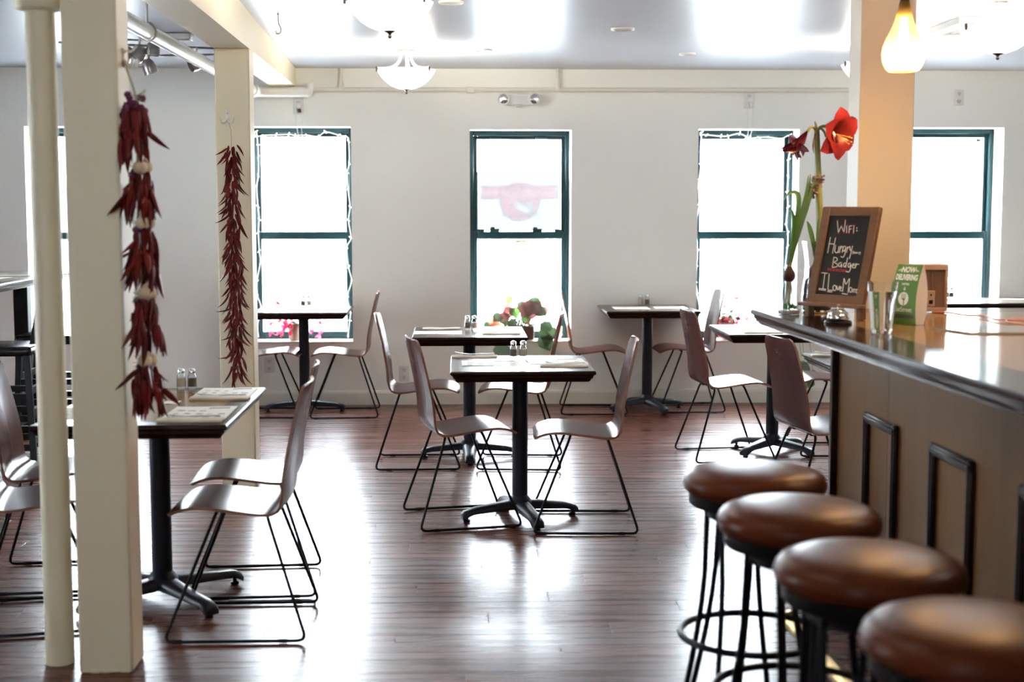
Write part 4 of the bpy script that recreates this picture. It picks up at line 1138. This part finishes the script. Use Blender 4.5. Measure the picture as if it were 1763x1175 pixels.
# amaryllis in a tall vase behind the chalkboard
av = thing('tall_vase', 'tall curved glass vase of dark stones behind the chalkboard', 'vase', (1.44, 5.58, ZB))
b = NB(); lathe(b, [(0, .001), (.05, .001), (.058, .02), (.062, .06), (.058, .10), (.050, .15), (.049, .20), (.056, .25), (.0635, .285), (.0625, .285), (.055, .25), (.048, .20), (.049, .15), (.057, .10), (.061, .06), (.056, .02), (0, .006)], 36); obj('glass_body', b, M_glass, av)
b = NB(); lathe(b, [(0, .008), (.052, .010), (.0575, .03), (.0595, .06), (.056, .10), (.050, .13), (.03, .142), (0, .146)], 24); obj('dark_stones', b, M_stones, av)['kind'] = 'stuff'
b = NB(); lathe(b, [(0, .001), (.055, .001), (.058, .006), (.056, .012), (0, .012)], 36); obj('metal_foot', b, M_chrome, av)
ap = thing('amaryllis_plant', 'red amaryllis on a tall bare stem, one flower wilted', 'plant', (1.44, 5.58, ZB))
ap.scale = (1, 1, .948)
b = NB(); lathe(b, [(0, .13), (.025, .135), (.036, .155), (.034, .18), (.018, .205), (.0, .21)], 18); obj('bulb', b, M_bulbskin, ap)
b = NB(); tube(b, smooth([(0, 0, .2), (.006, 0, .35), (-.003, 0, .55), (-.014, 0, .76)], 4), [.0145] * 4 + [.0140] * 5 + [.0125] * 3 + [.0115], 12); obj('stem', b, M_stem, ap)
for pts, w in (([(-.005, 0, .2), (-.018, -.01, .28), (-.038, -.01, .36), (-.048, -.01, .385)], .013), ([(.004, 0, .2), (.0, -.012, .29), (.0, -.012, .37), (.002, -.012, .40)], .015)):
    b = NB(); blade(b, smooth(pts, 5), w); obj('leaf', b, M_leaf, ap, angle=70)
b = NB(); tube(b, [(-.014, 0, .755), (-.018, 0, .785), (-.022, 0, .80)], [.006, .005, .0035], 8); obj('spathe_stub', b, M_stem, ap)
b = NB(); blade(b, smooth([(-.018, -.006, .757), (-.026, -.012, .73), (-.030, -.014, .69), (-.026, -.014, .665)], 4), .005); obj('dry_bract', b, M_wilt, ap, angle=70)
b = NB(); tube(b, smooth([(-.012, 0, .755), (.0, -.004, .775), (.018, -.01, .778), (.036, -.018, .765)], 4), [.006] * 13, 8); obj('pedicel', b, M_stem, ap)
b = NB(); tube(b, smooth([(-.016, 0, .757), (-.028, -.004, .775), (-.042, -.008, .772), (-.052, -.01, .755)], 4), [.0055] * 13, 8); obj('pedicel', b, M_stem, ap)
b = NB(); tube(b, smooth([(-.012, .006, .755), (.004, .012, .770), (.020, .014, .757), (.028, .010, .735)], 4), [.005] * 13, 8); obj('pedicel', b, M_stem, ap)
fl_c = Vector((.052, -.028, .747)); fl_d = Vector((.56, -.74, -.20)).normalized()
pm = petal_mesh('petal', .120, .052, 1.05, M_petal, cup=.30)
sx_ = fl_d.cross(Vector((0, 0, 1))).normalized(); sy_ = sx_.cross(fl_d)
for k in range(6):
    a = k * PI / 3 + .35; rad = sx_ * math.cos(a) + sy_ * math.sin(a)
    d = (fl_d * .80 + rad * (.62 if k % 2 else .50)).normalized()
    o = obj('petal', pm, None, ap); side = d.cross(rad).normalized(); yax = side.cross(d) * -1
    nrm = -(rad - d * rad.dot(d)).normalized()
    mrot = Matrix((nrm.cross(d), nrm, d)).transposed(); o.rotation_euler = mrot.to_euler(); o.location = fl_c - fl_d * .030
b = NB()
for k in range(5):
    a = k * 1.2; rad = sx_ * math.cos(a) * .012 + sy_ * (math.sin(a) * .012 - .012)
    tube(b, smooth([fl_c, fl_c + fl_d * .04 + rad * .6, fl_c + fl_d * .075 + rad * 1.2], 3), .0012, 5)
    lathe(b, [(0, -.004), (.003, 0), (0, .004)], 6, at=fl_c + fl_d * .077 + rad * 1.2)
obj('stamens', b, M_stamen, ap)
for s, bend in ((0, .3), (1, 1.4)):
    b = NB(); tube(b, smooth([(.036, -.018, .766), (.046 + .004 * s, -.024, .745), (.052 + .01 * s, -.03, .71)], 4), [.007, .008, .009, .010, .011, .011, .010, .009, .006], 8, flat=.6); obj('flower_tube', b, M_wilt if s else M_petal, ap)
wm = petal_mesh('wilted_petal', .125, .017, .5, M_wilt, cup=.6)
for k in range(10):
    o = obj('wilted_petal', wm, None, ap); aim(o, (-.052 - .004 * q.random(), -.01, .757), (-.60 + q.uniform(-.16, .16), q.uniform(-.25, .25), -.8 + q.uniform(-.12, .12)), q.uniform(0, 6))
for k in range(5):
    o = obj('wilted_petal', wm, None, ap); o.scale = (.9, .9, .42); aim(o, (-.090, -.01, .700), (q.uniform(-1, .8), q.uniform(-.6, .2), q.uniform(-.6, .5)), q.uniform(0, 6))

def leaf_mesh(name, L, W, m, droop=.3, lobes=0):
    b = NB(); 
    def fn(u, v):
        w = W * (math.sin(PI * min(1, u ** .75)) ** .8) * (1 + .10 * lobes * math.sin(u * 14)); x = (2 * v - 1) * w
        return (x, L * u, .14 * abs(x) - droop * L * u * u + .004 * math.sin(u * 8 + v * 5))
    grid(b, fn, 8, 4); return mesh_of(name, b, m, 70, normals=False)

def cyclamen(x, y, z, seed, label, n_fl, n_lf, spread, potr=.058, poth=.125, zs=1.0, hang=True):
    t = thing('cyclamen_pot', label, 'plant', (x, y, z))
    b = NB(); lathe(b, [(0, .001), (potr * .72, .001), (potr * .75, .012), (potr * .78, .014), (potr * .80, .03), (potr * .97, poth - .025), (potr * 1.05, poth - .024), (potr * 1.08, poth), (potr * .98, poth), (potr * .9, poth - .015), (0, poth - .015)], 28); obj('clay_pot', b, M_pot, t)
    q = random.Random(seed)
    lm = leaf_mesh('leaf', .06, .032, M_leaf, .35); ld = leaf_mesh('leaf', .05, .026, M_leafdark, .2); pm_ = petal_mesh('flower_petal', .038, .013, -.9, M_pink, cup=.3)
    for k in range(n_lf):
        a = q.uniform(0, 2 * PI); r = q.uniform(.1, .85) * spread * .7; h = poth + q.uniform(.0, .09) * zs
        o = obj('leaf', lm if k % 3 else ld, None, t, loc=(r * math.cos(a) * .7, r * math.sin(a) * .5, h)); o.rotation_euler = (q.uniform(-.5, .4), q.uniform(-.4, .4), a - PI / 2)
    b = NB(); fls = []
    for k in range(n_fl):
        a = q.uniform(0, 2 * PI); r = spread * q.uniform(.35, 1); h = poth + (q.uniform(-.09, .06) if (hang and k > 1) else q.uniform(.12, .20)) * zs
        c = Vector((r * math.cos(a), r * math.sin(a) * .5, h)); fls.append((c, a))
        tube(b, smooth([(0, 0, poth - .02), (c.x * .5, c.y * .5, poth + .07), tuple(c)], 3), .0015, 4)
    obj('flower_stems', b, M_leafred, t)
    for c, a in fls:
        for j in range(4):
            o = obj('flower_petal', pm_, None, t); aim(o, c, (q.uniform(-.6, .6) + .3 * math.cos(a), q.uniform(-.6, .6), q.uniform(-.9, .7) if hang else q.uniform(-.2, 1)), q.uniform(0, 6))
    return t
cyclamen(-1.215, YW + .085, .482, 5, 'potted cyclamen with trailing red flowers on the left window sill', 26, 18, .20)
cyclamen(2.06, YW + .085, .480, 11, 'potted cyclamen with red flowers on the right window sill', 22, 30, .16, zs=1.0)

bg = thing('begonia_pot', 'big leaved begonia in a brown pot on the middle window sill', 'plant', (.47, YW + .07, .482))
b = NB(); box(b, (0, 0, .055), (.24, .11, .11), bev=.01); obj('trough', b, M_darkpot, bg)
q = random.Random(21)
LM = {k: leaf_mesh('leaf', .125, .062, m, .3, 1) for k, m in (('d', M_leafdark), ('r', M_leafred), ('c', M_leafcoral), ('g', M_leaf))}
spots = [('r', .10, -.07, .235, 1.25), ('r', .055, -.08, .225, 1.0), ('d', .11, -.06, .275, .95), ('d', .03, -.06, .26, .75), ('c', -.12, -.03, .275, .75), ('c', -.055, -.03, .26, .6), ('r', -.075, -.06, .215, .75), ('d', -.16, -.08, .16, .7),
         ('c', -.19, -.08, .145, .8), ('c', -.17, -.09, .10, .7), ('d', -.23, -.08, .115, .6), ('g', -.03, -.06, .21, .7), ('r', -.11, -.09, .17, .65), ('d', .16, -.10, .20, .75), ('r', .19, -.06, .22, .6), ('d', .215, -.11, .06, 1.15), ('d', .20, -.12, -.01, 1.05),
         ('d', .20, -.14, .11, .8), ('c', .29, -.10, .045, .6), ('c', .30, -.10, .085, .5), ('c', .17, -.04, .29, .6), ('d', -.13, -.14, -.075, 1.1), ('g', .05, -.09, .17, .7), ('d', -.05, -.10, .13, .6), ('r', .06, -.05, .15, .6), ('g', -.1, -.05, .14, .5), ('g', -.07, -.02, .31, .45)]
stb = NB()
for kk, lx, ly, lz, sc in spots:
    o = obj('leaf', LM[kk], None, bg); o.scale = (sc, sc, sc)
    dx = q.uniform(-.5, .5) + lx * 2; down = q.uniform(-.9, -.2)
    dvec = Vector((dx, -.35, down)).normalized(); nrm = Vector((q.uniform(-.3, .3), -1, q.uniform(.3, .7))).normalized(); nrm = (nrm - dvec * nrm.dot(dvec)).normalized()
    o.rotation_euler = Matrix((dvec.cross(nrm), dvec, nrm)).transposed().to_euler(); o.location = (lx - dvec.x * .06 * sc, ly, lz + .05 * sc)
    tube(stb, smooth([(lx * .25, 0, .10), (lx * .6, ly * .6, max(.12, lz * .75 + .05)), (lx - dvec.x * .06 * sc, ly, lz + .05 * sc)], 4), .003, 5)
obj('stalks', stb, M_leaf, bg)
gm = NB()
for k in range(60):
    a = q.uniform(-.18, .16); tube(gm, smooth([(a * .3, -.02, .10), (a * .7, -.05, .16 + q.uniform(-.02, .03)), (a + q.uniform(-.06, .06), -.08, .11 + q.uniform(-.03, .05))], 3), .0016, 4)
o = obj('thin_shoots', gm, M_leaf, bg); o['kind'] = 'stuff'

vp = thing('trailing_vine', 'trailing vine with glossy leaves hanging below the right window', 'plant', (2.49, YW + .06, .482))
b = NB(); lathe(b, [(0, .001), (.045, .001), (.06, .10), (.054, .10), (.05, .09), (0, .088)], 24); obj('clay_pot', b, M_pot, vp)
b = NB(); q = random.Random(9); ends = []
for k in range(7):
    e = (-.10 + .05 * k + q.uniform(-.02, .02), -.17 + q.uniform(-.03, .0), -.10 - .035 * k + q.uniform(-.05, .05)); ends.append(e)
    tube(b, smooth([(0, 0, .09), (e[0] * .4, -.08, .14), (e[0] * .8, -.15, .03), e], 5), .0018, 5)
obj('vines', b, M_leaf, vp)
lv = leaf_mesh('leaf', .075, .03, M_leaf, .2); lv2 = leaf_mesh('leaf', .09, .036, M_leafdark, .2)
for k, e in enumerate(ends):
    for j in range(3):
        o = obj('leaf', lv2 if (k + j) % 2 else lv, None, vp); sg = q.choice((-1, 1))
        dvec = Vector((sg * q.uniform(.3, 1), -.15, q.uniform(-1, -.2))).normalized(); nrm = Vector((0, -1, .35)); nrm = (nrm - dvec * nrm.dot(dvec)).normalized()
        o.rotation_euler = Matrix((dvec.cross(nrm), dvec, nrm)).transposed().to_euler(); o.location = (e[0] * (1 - .15 * j), e[1], e[2] + .07 * j)

# string lights round two windows
def string_lights(x0, x1, z0, z1, seed, label, sides):
    t = thing('string_lights', label, 'string lights', (x0, YW + .175, z0)); q = random.Random(seed); pts = []
    w, h = x1 - x0, z1 - z0
    path = []
    if 'L' in sides: path += [(.035, k / 14 * h) for k in range(15)]
    path += [(.03 + (w - .06) * k / 9, h - .035) for k in range(10)]
    if 'R' in sides: path += [(w - .035, h - k / 14 * h) for k in range(1, 15)]
    P = [(px + q.uniform(-.018, .018), q.uniform(-.012, .0), min(h - .008, max(.02, pz + q.uniform(-.03, .02)))) for px, pz in path]
    b = NB(); tube(b, smooth(P, 4), .0042, 6); obj('cord', b, M_white, t)
    bm_ = NB(); lathe(bm_, [(0, .020), (.0025, .018), (.0042, .008), (.0036, 0), (.0028, -.012), (0, -.013)], 8); me = mesh_of('mini_bulb', bm_, mat('mini_bulb', (.9, .8, .6), .3, emit=((1, .88, .68), 1.3), noise=((9, 9, 9), .5, (.9, .82, .65))))
    for p in P:
        o = obj('mini_bulb', me, None, t); aim(o, p, (q.uniform(-1, 1), -.4, q.uniform(-1, 1)))
    return t
string_lights(-1.53, -.775, .49, 2.07, 4, 'white mini light string round the left window', 'LR')
string_lights(1.814, 2.575, .487, 2.058, 8, 'white mini light string round the right flower window', 'LR')

# sign film in the middle window (reads backwards from inside)
ws = thing('window_sign', 'faint red cafe sign on the middle window, lettering reversed from inside', 'sign', (.4845, YF + .054, 0))
SC = 1 / 7.83 / 225.0
def sp(x, y_, off=0): return Vector(((x - 716) * SC, off, 1.5 + (352 - 280 - y_ / 7.83) / 225.0))
M_film = film_mat('sign_film', (.0160, .0154, .0149), .0); M_filmred = film_mat('sign_red', (.95, .66, .69), .0); M_filmgrey = film_mat('sign_grey', (.72, .77, .81), .0)
def sign_poly(polys, m, name, off, text=None):
    me = curve_fill([[(x, -y_) for x, y_ in pl] for pl in polys], text); return place_mesh(name, me, m, ws, lambda x, y_: sp(x, -y_, off))
sign_poly([[(150, 118), (1262, 118), (1262, 905), (150, 905)]], M_film, 'clear_film', 0)
tx = [('H', 150, 1158, -402, -.72, 4.0), ('UNGRY', 98, 992, -414, -.80, 4.0), ('B', 150, 822, -402, -.66, 4.0), ('ADGER', 98, 632, -414, -.94, 4.0), ('CAFE', 98, 345, -414, -.74, 4.0)]
sign_poly([[(222, 322), (1212, 322), (1212, 478), (222, 478)]], M_filmred, 'banner', -.002, tx)
sign_poly([[(204, 304), (1231, 304), (1231, 492), (204, 492)], [(222, 322), (1212, 322), (1212, 478), (222, 478)]], M_filmgrey, 'banner_border', -.002)
def arc(r, a0, a1, n=30): return [(720 + r * math.cos(a0 + (a1 - a0) * k / n), 510 + r * math.sin(a0 + (a1 - a0) * k / n)) for k in range(n + 1)]
sign_poly([arc(252, math.asin((304 - 510) / 252) , -PI - math.asin((304 - 510) / 252))], M_filmred, 'disc_top', -.002)
head = [(600, 540), (640, 522), (690, 520), (740, 490), (790, 484), (850, 500), (895, 540), (905, 600), (880, 690), (760, 690), (700, 650), (640, 590), (690, 566), (640, 560)]
stripe = [(650, 588), (720, 575), (790, 590), (840, 625), (852, 660), (820, 668), (760, 648), (700, 622)]
a0 = math.asin((492 - 510) / 252)
sign_poly([arc(252, a0, PI - a0), head], M_filmred, 'disc_bottom', -.002)
sign_poly([head, stripe, oval(708, 545, 14, 16)], M_filmgrey, 'badger_head', -.002)
sign_poly([arc(280, a0, PI - a0) + list(reversed(arc(252, a0, PI - a0)))], M_filmgrey, 'disc_border', -.002)
sign_poly([[(405, 690), (1035, 690), (1035, 735), (405, 735)]] + [oval(430 + 26 * k, 712, 8, 9, 8) for k in range(23)], film_mat('sign_pale', (.90, .92, .95), 0), 'dotted_line', -.004)
b = NB(); box(b, (0, 0, 0), (.085, .001, .022)); tag(obj('yellow_sticker', b, M_yellow, loc=(.492, YF + .014, 1.222), angle=None), 'small yellow sticker under the middle window rail', 'sticker')
b = NB(); box(b, (0, 0, 0), (.035, .001, .026)); tag(obj('green_sticker', b, M_greenst, loc=(4.03, YF + .054, 1.995), angle=None), 'small green sticker in the corner of the far right window', 'sticker')

# ------------------------------------------------------------------ ristras
def chili_mesh(L, r, bend):
    b = NB(); pts = [(bend * L * (k / 6) ** 2, .0, -L * k / 6) for k in range(7)]
    tube(b, pts, [r * .45, r * .95, r, r * .92, r * .75, r * .45, r * .10], 6, flat=.65); return mesh_of('chili', b, M_chili, 70)
CM = [chili_mesh(.090, .0105, .18), chili_mesh(.100, .0115, -.15), chili_mesh(.080, .0100, .35), chili_mesh(.105, .0095, .1)]
CS = [chili_mesh(.062, .0072, .2), chili_mesh(.072, .0078, .4), chili_mesh(.058, .0066, .1), chili_mesh(.078, .0070, .5)]
def hang(o, p, a, out, tw, q):
    d = Vector((math.cos(a) * out, math.sin(a) * out, -1)).normalized()
    m_ = Vector((0, 0, -1)).rotation_difference(d).to_matrix() @ Matrix.Rotation(tw, 3, 'Z'); o.rotation_euler = m_.to_euler(); o.location = p
q = random.Random(12)
rs = thing('garlic_chili_ristra', 'string of chilies, garlic and dried purple flowers on the near post', 'ristra', (-.990, 4.475, 1.83))
b = NB(); tube(b, [(-.05, .06, .12), (-.012, .01, .04), (0, 0, 0), (.0, 0, -.5), (.012, 0, -.97)], .004, 6); obj('twine', b, M_straw, rs)
cl = [(-.010, .0, .225), (.006, .222, .185), (.012, .392, .225), (.012, .615, .205), (.014, .825, .190)]
gar = [(.008, .213), (.012, .385), (.012, .607), (.008, .818)]
for ci, (cx_, top, ht) in enumerate(cl):
    for k in range(58):
        a = q.uniform(0, 2 * PI); f = q.random(); rr = .010 + .036 * math.sqrt(q.random()) * min(1, .45 + f)
        o = obj('chili', CM[k % 4], None, rs); sc = q.uniform(.78, 1.08); o.scale = (sc, sc, sc)
        outw = q.uniform(-.05, .22) if q.random() < .92 else q.uniform(.4, 1.4)
        hang(o, (cx_ + rr * math.cos(a), rr * math.sin(a), -top - f * (ht - .085)), a, outw, q.uniform(0, 6), q)
gm_ = NB(); lathe(gm_, [(0, -.020), (.010, -.021), (.020, -.012), (.0225, 0), (.019, .011), (.009, .018), (.005, .028), (0, .030)], 16); gm_ = mesh_of('garlic_bulb', gm_, M_garlic)
for gx, gz in gar:
    for s in (0, 1):
        o = obj('garlic_bulb', gm_, None, rs, loc=(gx + .004 + .010 * s, -.020 + .03 * s, -gz)); o.rotation_euler = (q.uniform(-.5, .5), q.uniform(-.5, .5), 0)
ff = NB(); bmesh.ops.create_icosphere(ff, subdivisions=2, radius=.011); ff = mesh_of('dried_flower', ff, M_globe)
for k in range(11):
    obj('dried_flower', ff, None, rs, loc=(-.012 + q.uniform(-.022, .04), q.uniform(-.03, .02), q.uniform(-.045, .012)))
for gx, gz in gar:
    for k in range(4): obj('dried_flower', ff, None, rs, loc=(gx + q.uniform(-.03, .02), q.uniform(-.03, .01), -gz - .018 + q.uniform(-.008, .008)))
st = NB()
for zc in [0] + [-g[1] - .01 for g in gar]:
    for k in range(14):
        a = q.uniform(0, 2 * PI); tube(st, [(0, 0, zc), (.03 * math.cos(a), .03 * math.sin(a), zc + q.uniform(-.025, .03))], .0012, 4)
o = obj('dry_stalks', st, M_straw, rs); o['kind'] = 'stuff'

r2 = thing('chili_ristra', 'long plain string of small dark chilies on the far post', 'ristra', (-1.162, 7.437, 1.82))
b = NB(); tube(b, [(-.02, .036, .125), (-.004, .028, .06), (0, 0, 0), (0, 0, -.6), (.012, 0, -1.2)], .0012, 6); obj('twine', b, M_straw, r2)
N2 = 290
for k in range(N2):
    f = k / N2; a = k * 2.4 + q.uniform(-.4, .4); z = -.012 - f * 1.20
    rr = .010 + .028 * q.random()
    if math.sin(a) > .25: a = -a
    o = obj('chili', CS[k % 4], None, r2); sc = q.uniform(.85, 1.25); o.scale = (sc, sc, sc)
    hang(o, (.010 * f + rr * math.cos(a), rr * math.sin(a) * .8 - .004, z), a, q.uniform(.0, .36) if q.random() < .88 else q.uniform(.5, 1.3), a if q.random() < .5 else q.uniform(0, 6), q)

# ------------------------------------------------------------------ outside
b = NB(); box(b, (0, 30, -.62), (90, 38, .04)); structure(obj('pavement', b, M_extgr, angle=None))
def house(x0, x1, y, h, cols, rows, label, zb=-.6):
    t = thing('house', label, 'building', ((x0 + x1) / 2, y, zb)); w = x1 - x0
    b = NB(); box(b, (0, 3, h / 2), (w, 6, h)); obj('wall', b, M_ext, t, angle=None)
    b = NB(); prism(b, [(-w / 2 - .3, h), (w / 2 + .3, h), (0, h + 1.8)], 0, 6)
    for v in b.verts: v.co = (v.co.x, v.co.z, v.co.y)
    obj('roof', b, M_extgr, t, angle=None)
    for i in range(cols):
        for j in range(rows):
            cx_ = (i + .5) * w / cols - w / 2; cz = 1.6 + j * 2.8
            b = NB(); sweep_rect(b, .5, .8, [(0, 0), (.1, 0), (.1, .08), (0, .08)])
            for v in b.verts: v.co = (cx_ + v.co.x, -v.co.z, cz + v.co.y)
            f = obj('window', b, M_white, t, angle=None)
            b = NB(); box(b, (cx_, -.01, cz), (1.0, .02, 1.6)); obj('pane', b, M_extwin, f, angle=None)
house(-9.5, -1.0, 24, 3.4, 4, 1, 'pale house across the street beyond the left window')
house(2.8, 12.5, 25, 3.4, 4, 1, 'pale house across the street beyond the right windows')
